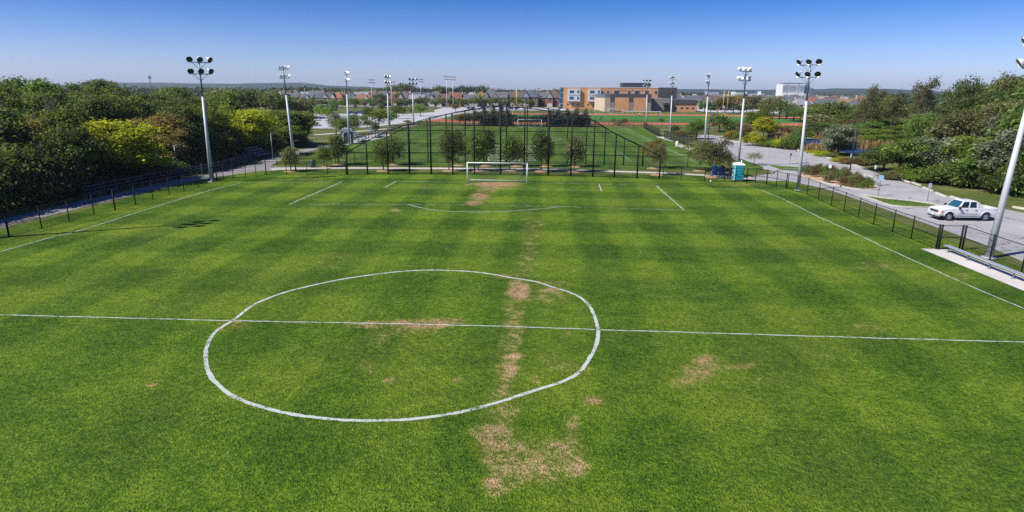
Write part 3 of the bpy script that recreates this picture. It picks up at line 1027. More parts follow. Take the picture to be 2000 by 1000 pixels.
# fences of the farther pitch
fence('chain_link_fence', spaced([(-34.3, 63.9), (-20.6, 67.9)], 2.9), 1.7, 'low black fence behind the left trees, joining the farther backstop', mid=(1,))
fence('chain_link_fence', spaced([(20.9, 67.6), (30.4, 65.6), (33.6, 66.5)], 2.9), 1.7, 'low black fence between the farther backstop and the blue bins')
fence('chain_link_fence', spaced([(33.6, 66.5), (36.4, 80), (36.6, 98)], 3.0), 2.2, 'black fence along the grass edge beside the road, behind the toilet')
fence('screened_fence', spaced([(36.6, 98.8), (35.6, 113), (34.6, 126.5)], 2.6), 1.9, 'black screened fence, nearer of the two lengths beside the farther pitch', 'fence', 'screen')
fence('screened_fence', spaced([(34.5, 132), (35.2, 152), (36.3, 171.3)], 2.6), 1.9, 'black screened fence, farther of the two lengths beside the farther pitch', 'fence', 'screen')
fence('chain_link_fence', spaced([(-31, 171.2), (-12, 171.2), (8, 171.5), (36.3, 171.5)], 3.2), 1.7, 'black fence behind the far goal in front of the dark conifers')
fence('chain_link_fence', spaced([(20, 189), (52, 186), (82, 183)], 3.4), 1.6, 'black fence along the near side of the running track')
fence('chain_link_fence', spaced([(-34, 104), (-34.3, 125), (-34, 150), (-31, 171)], 3.2), 1.4, 'low black fence beside the bleachers along the farther pitch')
fence('chain_link_fence', spaced([(40, 146), (53, 145.5), (60, 150)], 3.2), 1.5, 'short black fence beyond the bend of the road')


# ------------------------------------------------------------------ goals
def goal(x, y, label, depth=2.0, w=3.66, h=2.44, face=-1, pr=.06, cat='soccer goal', tall=None):
    g = thing('soccer_goal', label, cat, (x, y, 0), 0, 'white goals on the grounds')
    dp = -face * depth
    for s in (-1, 1):
        obj('post', MB().tube((s * w, 0, 0), (s * w, 0, h + pr), pr, pr, 10), M['white'], g, True)
        fr = MB()
        fr.path([(s * w, 0, h), (s * w * 1.01, dp * .35, h - .05), (s * w * 1.03, dp * .9, .35), (s * w * 1.03, dp, .05)], [.028] * 4, 6)
        fr.tube((s * w, 0, .04), (s * w * 1.03, dp, .04), .03, .03, 6)
        obj('net_support', fr, M['white'], g, True)
    obj('crossbar', MB().tube((-w, 0, h), (w, 0, h), pr, pr, 10), M['white'], g, True)
    obj('back_bar', MB().tube((-w * 1.03, dp, .05), (w * 1.03, dp, .05), .035, .035, 6), M['white'], g, True)
    nm = MB()
    nm.uv = []
    k = dp / abs(dp)
    A = [(0, h), (.35 * dp, h - .06), (.75 * dp, 1.25), (.92 * dp, .5), (dp, .06)]
    n = 12
    for j in range(len(A) - 1):
        for i in range(n):
            x0, x1 = -w + 2 * w * i / n, -w + 2 * w * (i + 1) / n
            nm.add([(x0, A[j][0], A[j][1]), (x1, A[j][0], A[j][1]), (x1, A[j + 1][0], A[j + 1][1]), (x0, A[j + 1][0], A[j + 1][1])], [(0, 1, 2, 3)])
            v0 = -A[j][1] + abs(A[j][0])
            v1 = -A[j + 1][1] + abs(A[j + 1][0])
            nm.uv += [(x0, v0), (x1, v0), (x1, v1), (x0, v1)]
    for s in (-1, 1):
        for j in range(len(A) - 1):
            nm.add([(s * w, A[j][0], A[j][1]), (s * w, A[j + 1][0], A[j + 1][1]), (s * w, A[j + 1][0], .03), (s * w, A[j][0], .03)], [(0, 1, 2, 3)])
            nm.uv += [A[j], A[j + 1], (A[j + 1][0], .03), (A[j][0], .03)]
    obj('net', nm, M['net'], g)
    return g


goal(.25, 47.85, 'white soccer goal with net at the worn mouth of the near pitch')
goal(.7, 74.4, 'white soccer goal partly hidden behind trees between the backstops', face=1)
goal(.9, 167.5, 'white soccer goal standing before the dark conifers at the far end')
goal(33.6, 297, 'left one of two white training goals on the running track', w=3.3)
goal(41.0, 298, 'right one of two white training goals on the running track', w=3.3)


def upright_goal(x, y, label, rz, col):
    g = thing('football_goalpost', label, 'goalpost', (x, y, 0), rz, 'yellow goalposts of the track infield')
    obj('gooseneck', MB().path([(0, 0, 0), (0, 0, 2.2), (.5, 0, 2.9), (1.6, 0, 3.05)], [.12, .12, .11, .1], 8), col, g, True)
    obj('crossbar', MB().tube((1.6, -2.8, 3.05), (1.6, 2.8, 3.05), .09), col, g, True)
    for s in (-1, 1):
        obj('upright', MB().tube((1.6, 2.8 * s, 3.05), (1.6, 2.8 * s, 11.5), .085), col, g, True)


M['yellow'] = plain('yellow_goalpost_paint', (0.62, 0.42, 0.06), 0.5, 0, .1, 1)
upright_goal(-8.5, 243, 'yellow football goalpost at the left end of the track infield', 0, M['yellow'])
upright_goal(74, 214, 'yellow football goalpost at the right end of the track infield', PI, M['yellow'])

# ------------------------------------------------------------------ players bench, bleachers
def long_bench(x, y0, y1, label):
    g = thing('player_bench', label, 'bench', (x, y1, 0))
    L = y0 - y1
    obj('seat', MB().box((0, -L / 2 * -1, .46), (.42, L, .05)), M['alu'], g, bevel=.01)
    n = 7
    for i in range(n):
        yy = .35 + (L - .7) * i / (n - 1)
        lg = MB().tube((0, yy, 0), (0, yy, .43), .04, .04, 8).box((0, yy, .02), (.3, .12, .03)).box((0, yy, .42), (.36, .06, .03))
        obj('leg', lg, M['galv'], g)
    return g


long_bench(34.95, 17.0, 3.5, 'long aluminium players bench on a concrete pad at the right touchline')


def bleacher(x, y, label, n=5, w=5.0):
    g = thing('bleacher', label, 'bleacher', (x, y, 0), R(0), 'aluminium bleachers by the left path')
    for i in range(n):
        obj('seat', MB().box((-i * .72, 0, .45 + i * .36), (.30, w, .06)), M['alu'], g)
        if i:
            obj('footboard', MB().box((-i * .72 + .38, 0, .12 + i * .36), (.26, w, .05)), M['alu'], g)
    fr = MB()
    for yy in (-w / 2 + .3, 0, w / 2 - .3):
        fr.tube((.2, yy, .05), (-n * .72 + .3, yy, .05), .04)
        fr.tube((.1, yy, .35), (-(n - 1) * .72, yy, .40 + (n - 1) * .36), .04)
        for i in range(n):
            fr.tube((-i * .72, yy, 0), (-i * .72, yy, .42 + i * .36), .035)
    obj('frame', fr, M['galv'], g)


bleacher(-33.6, 108.5, 'small aluminium bleacher close beside the blue grey shed', 5, 6)
bleacher(-33.4, 121, 'small aluminium bleacher beyond the one at the shed', 5, 6)
bleacher(-40.8, 74, 'aluminium bleacher in the shade under the left wood edge', 4, 5)


# ------------------------------------------------------------------ rail fence along the wood
def rail_fence(pts, label, h=1.35):
    x0, y0 = pts[0]
    g = thing('rail_fence', label, 'fence', (x0, y0, 0))
    L = [Vector((x - x0, y - y0, 0)) for x, y in pts]
    for p in L:
        obj('post', MB().box((p.x, p.y, h / 2), (.16, .16, h)), M['rail'], g)
    for z in (.40, .76, 1.12):
        rm = MB()
        for a, b in zip(L[:-1], L[1:]):
            d = b - a
            rm.box(((a.x + b.x) / 2 + .11, (a.y + b.y) / 2, z), (d.length + .1, .05, .15), math.atan2(d.y, d.x))
        obj('rail', rm, M['rail'], g)


rail_fence(spaced([(-41.2, 33), (-40.9, 42), (-39.9, 48), (-38.9, 54), (-39.2, 60), (-40.5, 68), (-41.4, 76)], 2.4), 'weathered three-rail timber fence between the left path and the wood')


# ------------------------------------------------------------------ street lamps and signs
def street_lamp(x, y, h, rz, label, box=False, mat='darksteel', arm=1.0):
    g = thing('street_lamp', label, 'street lamp', (x, y, 0), rz, 'lamp posts along paths and roads')
    obj('post', MB().tube((0, 0, 0), (0, 0, h), .085, .055, 10).tube((0, 0, 0), (0, 0, .3), .13, .11, 10), M[mat], g, True)
    obj('arm', MB().tube((0, 0, h - .02), (arm, 0, h + .06), .035), M[mat], g, True)
    obj('lantern', MB().box((arm + .25, 0, h + .05), (.62, .34, .16)), M['darksteel'], g, bevel=.03)
    if box:
        obj('notice_plate', MB().box((0, -.1, 2.1), (.34, .04, .5)), M['white'], g)
    return g


street_lamp(-40.2, 48.1, 4.1, .2, 'slim lamp post on the left path, beside the rail fence', mat='galv', arm=.5)
street_lamp(-37.6, 70.2, 4.1, .2, 'slim lamp post farther along the left path at its bend', mat='galv', arm=.5)
street_lamp(-28.7, 57.2, 4.0, 1.2, 'slim dark lamp post by the cross path left of trees', arm=.5)
street_lamp(50.9, 66.3, 6.7, PI, 'dark lamp post with a white plate at the road near the pond', True)
street_lamp(54.2, 95.5, 5.7, PI, 'dark lamp post farther along the road kerb before the pond')
street_lamp(38.2, 99, 8.4, PI, 'tall dark lamp post behind the screened fence at the road', arm=1.2)


def sign_post(x, y, h, label, col, w=.42, hh=.6, rz=0.0):
    g = thing('road_sign', label, 'sign', (x, y, 0), rz, 'small signs on thin posts by the road')
    obj('post', MB().tube((0, 0, 0), (0, 0, h), .03, .03, 6), M['galv'], g)
    obj('plate', MB().box((0, -.045, h - hh / 2), (w, .03, hh)), col, g)


M['signblue'] = plain('pale_blue_sign', (0.30, 0.45, 0.60), 0.4, 0, .05)
M['signgrey'] = plain('sign_back_grey', (0.40, 0.43, 0.47), 0.5, .3, .05)
sign_post(*G(1715, 383), 2.3, 'thin post with a pale blue sign at the grass island tip', M['signblue'], .5, .6, -.2)
sign_post(*G(1811, 393), 1.9, 'thin post with a small grey sign left of the pickup', M['signgrey'], .3, .5, -.2)
sign_post(*G(1617, 358), 2.3, 'thin post with a white sign in front of the reddish shrubs', M['white'], .3, .4, -.2)
sign_post(*G(1571, 343), 2.3, 'thin sign post right of the corner floodlight pole', M['signgrey'], .3, .35, -.2)
sign_post(*G(1542, 325), 2.0, 'thin sign post with a dark plate on the grass sliver', M['darksteel'], .22, .4, -.2)
sign_post(*G(1707, 344), 1.5, 'short white post sign on the verge by the dark round tree', M['white'], .2, .5, -.2)
sign_post(*G(1845, 352), 1.4, 'white plate sign standing before the silver shrubs', M['white'], .35, .7, -.2)
sign_post(*G(1972, 384), 2.2, 'small pale sign beside the large pole at the frame edge', M['signblue'], .6, .5, -.3)
sign_post(*G(583, 321), 1.9, 'white notice on a thin post at the left path junction', M['white'], .5, .4, 0)

# ------------------------------------------------------------------ bins, toilet, shed, ball
def barrel(x, y, label, r, h, body, lidc, cat='bin'):
    g = thing('litter_bin', label, cat, (x, y, 0), 0, 'bins beside the paths')
    T = Matrix.Identity(4)
    obj('drum', MB().lathe([(0, 0), (r * .94, 0), (r, .04), (r, h * .33), (r * 1.04, h * .34), (r, h * .36), (r, h * .66), (r * 1.04, h * .67), (r, h * .69), (r, h)], T, 16), body, g, True)
    obj('lid', MB().lathe([(r * 1.03, h), (r * .95, h + .1), (r * .45, h + .24), (0, h + .26)], T, 16), lidc, g, True)


M['binblue'] = plain('blue_bin_plastic', (0.015, 0.10, 0.42), 0.4, 0, .12, 3)
M['binbrown'] = plain('rusty_brown_drum', (0.28, 0.075, 0.035), 0.7, 0, .25, 3)
M['bingreen'] = plain('dark_green_drum', (0.02, 0.05, 0.045), 0.6, 0, .3, 3)
barrel(29.2, 58.4, 'bright blue bin, left of the pair on the concrete pad', .40, 1.1, M['binblue'], M['binblue'])
barrel(30.2, 58.5, 'dark blue bin, right of the pair on the concrete pad', .38, 1.05, plain('navy_bin_plastic', (.012, .05, .22), .4), M['darkplastic'])
barrel(31.4, 57.9, 'rusty brown drum bin with white side on the concrete pad', .34, .85, M['binbrown'], M['binbrown'])
barrel(32.1, 58.3, 'dark grey drum bin at the end of the concrete pad', .33, .95, M['darkplastic'], M['darkplastic'])
barrel(*G(611, 327), 'dark green drum bin on the grass by the cross path', .38, .95, M['bingreen'], M['bingreen'])
barrel(33.2, 104, 'small white barrel by the screened fence of the farther pitch', .30, .85, M['white'], M['white'])
g = thing('utility_box', 'small green utility box beside the second left floodlight', 'utility box', (*G(571, 314), 0), .1)
M['boxgreen'] = plain('utility_green', (0.10, 0.22, 0.06), .5)
obj('cabinet', MB().box((0, 0, .35), (.5, .5, .7)), M['boxgreen'], g, bevel=.03)
obj('lid', MB().box((0, 0, .735), (.56, .56, .07)), M['boxgreen'], g, bevel=.02)
g = thing('player_bin', 'white football lying on grass before the low fence', 'ball', (*G(1388, 355.5), .11))
g.name = 'soccer_ball'
obj('shell', MB().lathe([(0, -.11), (.06, -.093), (.095, -.055), (.11, 0), (.095, .055), (.06, .093), (0, .11)], Matrix.Identity(4), 12), M['white'], g, True)


def toilet(x, y, rz):
    g = thing('portable_toilet', 'turquoise portable toilet with white domed roof in the corner fence', 'portable toilet', (x, y, 0), rz)
    tq = plain('turquoise_plastic', (0.010, 0.25, 0.33), .4, 0, .12, 1.2)
    pale = plain('pale_mint_plastic', (0.42, 0.62, 0.60), .45, 0, .1, 1.2)
    b = MB()
    w0, w1 = .62, .56
    b.add([(-w0, -w0, .14), (w0, -w0, .14), (w0, w0, .14), (-w0, w0, .14), (-w1, -w1, 2.02), (w1, -w1, 2.02), (w1, w1, 2.02), (-w1, w1, 2.02)],
          [(0, 3, 2, 1), (4, 5, 6, 7), (0, 1, 5, 4), (1, 2, 6, 5), (2, 3, 7, 6), (3, 0, 4, 7)])
    obj('cabin', b, pale, g, bevel=.03)
    d = MB()
    for k in range(5):
        z0 = .24 + k * .35
        y0 = -w0 + (w0 - w1) * (z0 - .14) / 1.88 - .02
        d.box((0, y0 - .012, z0 + .155), (.94, .07, .29))
    d.box((0, -.60, 1.08), (.98, .05, 1.78))
    obj('door', d, tq, g, bevel=.015)
    sp = MB()
    for k in range(3):
        sp.box((-w0 + .02, 0, .45 + k * .6), (.06, .95, .45))
        sp.box((w0 - .02, 0, .45 + k * .6), (.06, .95, .45))
    obj('side_panel', sp, tq, g, bevel=.02)
    r = MB()
    prof = [(.66, 2.02), (.67, 2.10), (.6, 2.2), (.42, 2.32), (.16, 2.40)]
    vs, fs = [], []
    for w, z in prof:
        vs += [(-w, -w, z), (w, -w, z), (w, w, z), (-w, w, z)]
    for j in range(len(prof) - 1):
        fs += [(4 * j + i, 4 * j + (i + 1) % 4, 4 * j + 4 + (i + 1) % 4, 4 * j + 4 + i) for i in range(4)]
    fs += [(0, 3, 2, 1), tuple(range(len(vs) - 4, len(vs)))]
    r.add(vs, fs)
    obj('roof', r, M['white'], g, bevel=.03)
    obj('vent_pipe', MB().tube((.4, .4, 2.1), (.4, .4, 2.6), .055), M['white'], g, True)
    obj('base', MB().box((0, 0, .07), (1.32, 1.32, .14)), M['darkplastic'], g, bevel=.02)
    obj('latch', MB().box((.36, -.68, 1.1), (.07, .04, .16)), M['darkplastic'], g)


toilet(30.6, 52.6, -.06)


def shed(x, y):
    g = thing('park_shed', 'small blue grey shed with a white framed doorway beside the bleachers', 'shed', (x, y, 0), .25)
    wl = plain('shed_wall', (.16, .21, .27), .7, 0, .12, 1)
    obj('wall', MB().bb(-1.2, 1.2, -1.1, 1.1, 0, 2.5), wl, g)
    rf = MB().prism([(-1.35, 2.5), (1.35, 2.5), (1.05, 2.95), (.4, 3.2), (-.4, 3.2), (-1.05, 2.95)], 'y', -1.25, 1.25)
    obj('roof', rf, plain('shed_roof', (.35, .39, .45), .6), g)
    fr = MB()
    for s in (-1, 1):
        fr.bb(s * .72 - .1, s * .72 + .1, -1.19, -1.09, 0, 2.1)
    fr.path([(-.72, -1.14, 2.1), (-.5, -1.14, 2.35), (0, -1.14, 2.45), (.5, -1.14, 2.35), (.72, -1.14, 2.1)], [.1] * 5, 8)
    obj('door_frame', fr, M['white'], g)
    obj('door', MB().bb(-.62, .62, -1.13, -1.10, 0, 2.2), plain('shed_door', (.05, .075, .10), .5), g)


shed(-35.6, 102.2)

# concrete parking stops along the verge of the road
for k, (px, py, dx, dy) in enumerate(((1656, 334, 9, 3), (1676, 339, 9, 3), (1697, 345, 9, 3.2), (1719, 351, 9, 3.4), (1752, 350, 8, 2.6), (1770, 355.5, 8, 2.6), (1790, 361, 8, 3), (1812, 371, 9, 3.6), (1838, 382, 10, 4), (1868, 389, 11, 3.6), (1900, 396.5, 12, 3.6), (1990, 408, 12, 2))):
    a, b = Vector((*G(px - dx, py - dy), 0)), Vector((*G(px + dx, py + dy), 0))
    c = (a + b) / 2
    d = b - a
    g = obj('parking_stop', MB().prism([(-.14, 0), (.14, 0), (.10, .2), (-.10, .2)], 'x', -d.length / 2, d.length / 2), M['kerb'], None, bevel=.02)
    g.location = (c.x, c.y, 0.004)
    g.rotation_euler = (0, 0, math.atan2(d.y, d.x))
    tag(g, 'pale concrete parking stop, %s from the pond end along the road verge' % ORD[k], 'parking stop', 'parking stops along the road verge')
# ------------------------------------------------------------------ trees
def leaves_mesh(name, lobes, n_cluster, per, leaf, seed, droop=0.0, fill=0.35, zmin=0.0, spread=1.0):
    """crown: leaf-sized faces in small sprays spread through overlapping lobes"""
    g = np.random.default_rng(seed)
    L = np.array(lobes, float)
    wts = (L[:, 3] * L[:, 4] + L[:, 4] * L[:, 5] + L[:, 3] * L[:, 5])
    idx = g.choice(len(L), n_cluster, p=wts / wts.sum())
    d = g.normal(size=(n_cluster, 3))
    d /= np.linalg.norm(d, axis=1)[:, None]
    d[:, 2] = np.where(d[:, 2] < -0.35, -d[:, 2] * .6, d[:, 2])
    rad = np.where(g.random(n_cluster) < fill, g.random(n_cluster) ** .5 * .95, g.uniform(.82, 1.08, n_cluster))
    c = L[idx, :3] + d * rad[:, None] * L[idx, 3:]
    keep = c[:, 2] > zmin
    c, d = c[keep], d[keep]
    k = len(c)
    cen = np.repeat(c, per, 0) + g.normal(size=(k * per, 3)) * leaf * 1.15 * spread * np.array([1, 1, .75])
    out = np.repeat(d, per, 0)
    nrm = out * .7 + g.normal(size=out.shape) * .55 + np.array([0, 0, .5])
    nrm /= np.linalg.norm(nrm, axis=1)[:, None]
    a = np.cross(nrm, g.normal(size=nrm.shape))
    a /= np.linalg.norm(a, axis=1)[:, None]
    b = np.cross(nrm, a)
    s = leaf * g.uniform(.55, 1.25, len(cen))[:, None]
    lng = g.uniform(1.0, 1.5, len(cen))[:, None]
    v = np.stack([cen - a * s * .5 * lng, cen - b * s * .38 + nrm * s * .10, cen + a * s * .5 * lng, cen + b * s * .38 + nrm * s * .10], 1).reshape(-1, 3)
    if droop:
        v[:, 2] -= droop * (np.hypot(v[:, 0], v[:, 1])) ** 2
    n = len(cen)
    me = bpy.data.meshes.new(name)
    me.vertices.add(4 * n)
    me.vertices.foreach_set('co', v.astype(np.float32).ravel())
    me.loops.add(4 * n)
    me.loops.foreach_set('vertex_index', np.arange(4 * n, dtype=np.int32))
    me.polygons.add(n)
    me.polygons.foreach_set('loop_start', np.arange(0, 4 * n, 4, dtype=np.int32))
    me.update()
    me.materials.append(LEAF['mid'])
    return me


def lobes_round(rng, h, w, n=11, base=.22, lump=.42, top=1.0):
    """nominal tree: crown from base*h to h"""
    zc, rz = h * (base + top) / 2, h * (top - base) / 2
    L = [(0, 0, zc, w * .31, w * .31, rz * .74)]
    for i in range(n):
        t = 2 * PI * (i * .618)
        u = -0.75 + 1.65 * (i + .5) / n
        q = math.sqrt(max(0.05, 1 - min(abs(u), .96) ** 2))
        rr = w * .5 * lump * rng.uniform(.55, 1.2)
        L.append((q * w * .38 * math.cos(t) * rng.uniform(.75, 1.3), q * w * .38 * math.sin(t) * rng.uniform(.75, 1.3), zc + u * rz * rng.uniform(.62, .78), rr, rr, rr * rng.uniform(.7, 1.0) * max(1, rz / w)))
    return L


def lobes_oval(rng, h, w, n=12, base=.2):
    L = []
    for i in range(n):
        u = i / (n - 1)
        z = h * (base + (1 - base) * (.10 + .82 * u))
        prof = math.sin(PI * min(1, .20 + .80 * u) ** 1.05) ** .7 * (1 - .30 * u)
        t = i * 2.4
        off = w * rng.uniform(.14, .30) * prof
        r = w * .29 * max(.2, prof) * rng.uniform(.65, 1.25)
        L.append((off * math.cos(t), off * math.sin(t), z, r, r, r * 1.15))
    return L


def lobes_bush(rng, h, w, n=8):
    L = [(0, 0, h * .36, w * .36, w * .36, h * .5)]
    for i in range(n):
        t = 2 * PI * i / n + rng.uniform(-.3, .3)
        r = w * rng.uniform(.17, .27)
        L.append((w * .31 * math.cos(t), w * .31 * math.sin(t), h * rng.uniform(.25, .62), r, r, r * h / w * 1.2))
    L.append((rng.uniform(-.1, .1) * w, rng.uniform(-.1, .1) * w, h * .75, w * .2, w * .2, h * .25))
    return L


def lobes_cone(rng, h, w, n=12):
    L = []
    for i in range(n):
        u = i / (n - 1)
        r = w * .5 * (1 - u) ** .8 * .8 + w * .05
        L.append((rng.uniform(-.03, .03) * w, rng.uniform(-.03, .03) * w, h * (.08 + .88 * u), r, r, h * .06))
    return L


def limbs(mb, rng, p, d, ln, r, depth, up=.25, split=3, bend=.55):
    n = 3
    pts, rs = [Vector(p)], [r]
    q, dd = Vector(p), Vector(d).normalized()
    for i in range(n):
        dd = (dd + Vector((rng.uniform(-1, 1), rng.uniform(-1, 1), rng.uniform(-.4, .8) * 1)) * .16 + Vector((0, 0, up * .25))).normalized()
        q = q + dd * ln / n
        pts.append(q.copy())
        rs.append(r * (1 - .5 * (i + 1) / n))
    mb.path(pts, rs, 6 if depth > 1 else 4)
    if depth > 0:
        for k in range(split):
            a = rng.uniform(0, 2 * PI)
            v = (dd + Vector((math.cos(a), math.sin(a), rng.uniform(-.1, .6))) * bend * rng.uniform(.7, 1.3)).normalized()
            base = pts[-1] if k < 2 else pts[-2]
            limbs(mb, rng, base, v, ln * rng.uniform(.55, .8), r * .48, depth - 1, up, split, bend)


def trunk_mesh(seed, h, r, first=.3, lean=.02, mat='bark', n=5, w=6):
    rng = random.Random(seed)
    mb = MB()
    pts = [Vector((rng.uniform(-1, 1) * lean * h * i / 4, rng.uniform(-1, 1) * lean * h * i / 4, h * .80 * i / 4)) for i in range(5)]
    rs = [r * 1.25, r * .9, r * .7, r * .45, r * .2]
    mb.path(pts, rs, 8)
    for i in range(n):
        t = 2 * PI * i / n + rng.uniform(-.5, .5)
        z = h * (first + (.68 - first) * i / n)
        p = Vector((pts[2].x * z / (h * .4), pts[2].y * z / (h * .4), z))
        limbs(mb, rng, p, (math.cos(t), math.sin(t), .8), w * .32, r * .42, 1, .3, 2)
    return mb.mesh('trunk', M[mat], True, False)


def proto(key, h, w, lobes, nc, per, leaf, seed, r, first=.3, fill=.35, mat='bark', zmin=0.1, spread=1.0, nl=5):
    return {'h': h, 'w': w, 'crown': leaves_mesh('crown', lobes, nc, per, leaf, seed, 0, fill, zmin, spread), 'trunk': trunk_mesh(seed, h, r, first, .02, mat, nl, w)}


PR = {}
for k in range(4):
    rg = random.Random(40 + k)
    PR['wood%d' % k] = proto('wood', 10, 7, lobes_round(rg, 10, 7, 13, .14 + .05 * k), 900, 7, .34, 10 + k, .17)
for k in range(3):
    rg = random.Random(70 + k)
    PR['tall%d' % k] = proto('tall', 13, 8, lobes_round(rg, 13, 8, 15, .22, .36), 900, 7, .42, 30 + k, .22)
for k in range(2):
    rg = random.Random(90 + k)
    PR['sparse%d' % k] = proto('sparse', 9, 6, lobes_round(rg, 9, 6, 12, .15, .38), 620, 7, .25, 50 + k, .13, .2, .55, 'greybark', spread=1.25, nl=9)
    PR['bush%d' % k] = proto('bush', 3.2, 5, lobes_bush(rg, 3.2, 5), 560, 7, .24, 60 + k, .07, .1)
    PR['lowbush%d' % k] = proto('lowbush', 1.1, 1.7, lobes_bush(rg, 1.1, 1.7, 6), 170, 7, .11, 140 + k, .03, .1)
    PR['farround%d' % k] = proto('far', 7, 5, lobes_round(rg, 7, 5, 9, .2), 200, 5, .5, 100 + k, .14)
    PR['farbush%d' % k] = proto('farbush', 3, 4, lobes_bush(rg, 3, 4), 110, 5, .42, 110 + k, .08, .1)
for k in range(5):
    rg = random.Random(300 + k)
    PR['park%d' % k] = proto('park', 5.3, 3.8, lobes_oval(rg, 5.3, 3.8, 11 + k, .18 + .03 * (k % 3)), 470, 7, .19, 80 + k, .085, .26, .3, spread=1.35)
rg = random.Random(5)
PR['spruce'] = proto('spruce', 6, 3.2, lobes_cone(rg, 6, 3.2), 420, 7, .26, 120, .11, .1)
PR['sapling'] = proto('sapling', 2.6, 1.9, lobes_round(rg, 2.6, 1.9, 8, .35), 110, 5, .14, 130, .03, .3, .5, spread=1.6)


def bare_mesh(seed, h):
    rng = random.Random(seed)
    mb = MB()
    limbs(mb, rng, (0, 0, 0), (.05, .02, 1), h * .42, h * .020, 4, .35, 3, .6)
    return mb.mesh('branches', M['greybark'], True, False)


def tree(kind, x, y, h, w, leafkey, label, cat='tree', group=None, name='tree', rz=None, z=0.0):
    P = PR[kind]
    g = thing(name, label, cat, (x, y, z), rz if rz is not None else random.uniform(0, 6.28), group, (w / P['w'], w / P['w'], h / P['h']))
    c = obj('crown', P['crown'], LEAF[leafkey], g)
    obj('trunk', P['trunk'], None, g)
    return g


NAMES = {'dark': 'dark green', 'mid': 'mid green', 'bright': 'bright green', 'yellow': 'yellow-green', 'gold': 'golden', 'rust': 'rust-tinted', 'olive': 'olive-brown', 'silver': 'silver-grey', 'red': 'dark red', 'spruce': 'dark', 'reed': 'straw', 'shrub': 'reddish', 'far': 'dark'}


def row(items, what, where, group, cat='tree', name='tree'):
    """items: (kind, x, y, h, w, leaf) ordered along the row"""
    for i, (kind, x, y, h, w, lf_) in enumerate(items):
        tree(kind, x, y, h, w, lf_, '%s %s, %s %s' % (NAMES[lf_], what, ORD[i], where), cat, group, name)


def interp(tab, v):
    for (a, b), (c, d) in zip(tab[:-1], tab[1:]):
        if v <= c:
            return b + (d - b) * max(0, min(1, (v - a) / (c - a)))
    return tab[-1][1]


rt = random.Random(11)
# skyline of the left wood as seen: px -> row of the tops
SKL = [(-200, 148), (0, 148), (30, 146), (65, 141), (105, 150), (135, 166), (160, 164), (185, 152), (215, 157), (262, 160), (290, 168), (330, 166), (345, 161), (375, 160), (420, 166), (470, 153), (500, 158), (518, 168), (530, 190), (545, 202), (600, 205), (640, 235)]
EDGE = [(-20, -44.0), (30, -43.2), (48, -42.0), (60, -41.8), (70, -43.0), (84, -43.5), (95, -42.5), (108, -47), (130, -62), (160, -84), (200, -112)]


def edge(y):
    return interp(EDGE, y)


LW = 'trees of the left wood'
# edge thicket
its = []
y = 3.0
while y < 62:
    near = y < 36
    its.append(('bush%d' % rt.randrange(2), edge(y) - rt.uniform(.2, .9) + (0 if y < 34 else -.9), y, rt.uniform(4.6, 6.0) if near else rt.uniform(2.2, 3.2), rt.uniform(5, 6.4), rt.choice(['dark', 'dark', 'mid', 'dark'])))
    y += rt.uniform(2.8, 3.6)
row(its, 'bush', 'from the near end along the left wood edge', 'bushes along the left wood edge', 'bush', 'bush')
its = []
y = 64.0
while y < 118:
    its.append(('bush%d' % rt.randrange(2), edge(y) - rt.uniform(2.4, 3.2), y, rt.uniform(2.4, 3.6), rt.uniform(4.5, 6), rt.choice(['dark', 'mid', 'dark', 'mid'])))
    y += rt.uniform(4, 5)
row(its, 'bush', 'counting away along the far left wood edge', 'bushes along the far left wood edge', 'bush', 'bush')
# front trees, placed one by one: px, row of the top, depth, width, kind, leaf
FR = [(20, 222, 34, 7, 'sparse0', 'gold'), (-40, 190, 32, 7, 'wood1', 'dark'), (70, 215, 40, 6, 'sparse1', 'gold'), (118, 235, 36, 6, 'wood0', 'dark'), (150, 262, 34, 5, 'wood1', 'mid'), (178, 240, 44, 5.5, 'sparse0', 'rust'), (62, 285, 30, 5, 'wood2', 'olive'), (10, 290, 28, 5, 'wood3', 'mid'),
      (250, 224, 43, 8.6, 'wood0', 'yellow'), (222, 258, 40, 5.5, 'wood3', 'yellow'), (300, 222, 55, 7.0, 'wood2', 'rust'), (318, 250, 53, 6.0, 'sparse1', 'rust'), (290, 275, 45, 6, 'wood1', 'yellow'), (348, 232, 60, 6.5, 'wood1', 'mid'), (200, 305, 42, 4.5, 'wood2', 'mid'),
      (330, 285, 56, 5.2, 'wood3', 'bright'), (378, 240, 63, 6.2, 'sparse0', 'olive'), (372, 290, 61, 4.6, 'wood0', 'bright'), (405, 250, 66, 6, 'wood2', 'mid'), (432, 243, 70, 6, 'sparse1', 'olive'), (430, 285, 68, 5, 'wood1', 'mid'),
      (487, 206, 76, 8.6, 'wood0', 'yellow'), (462, 238, 73, 5.4, 'wood3', 'yellow'), (505, 245, 77, 5.4, 'wood1', 'yellow'), (520, 252, 85, 5, 'wood2', 'dark'), (490, 275, 80, 4.4, 'wood2', 'mid'),
      (552, 208, 96, 7.5, 'wood1', 'mid'), (578, 212, 97, 7, 'wood0', 'bright'), (603, 226, 99, 6.5, 'wood3', 'mid'), (625, 248, 101, 4.5, 'wood2', 'dark'), (560, 245, 91, 5.5, 'wood2', 'bright'), (590, 250, 93, 5, 'wood0', 'mid'), (530, 240, 92, 6, 'wood3', 'mid')]
FR.sort(key=lambda q: q[0])
its = []
for px, tp, Y, w, kind, lf_ in FR:
    x, h = AY(px, tp, Y)
    x = min(x, edge(Y) - 1.0)
    its.append((kind, x, Y, max(h, 3.5), w, lf_))
row(its, 'tree', 'from the left in the front of the left wood', LW)
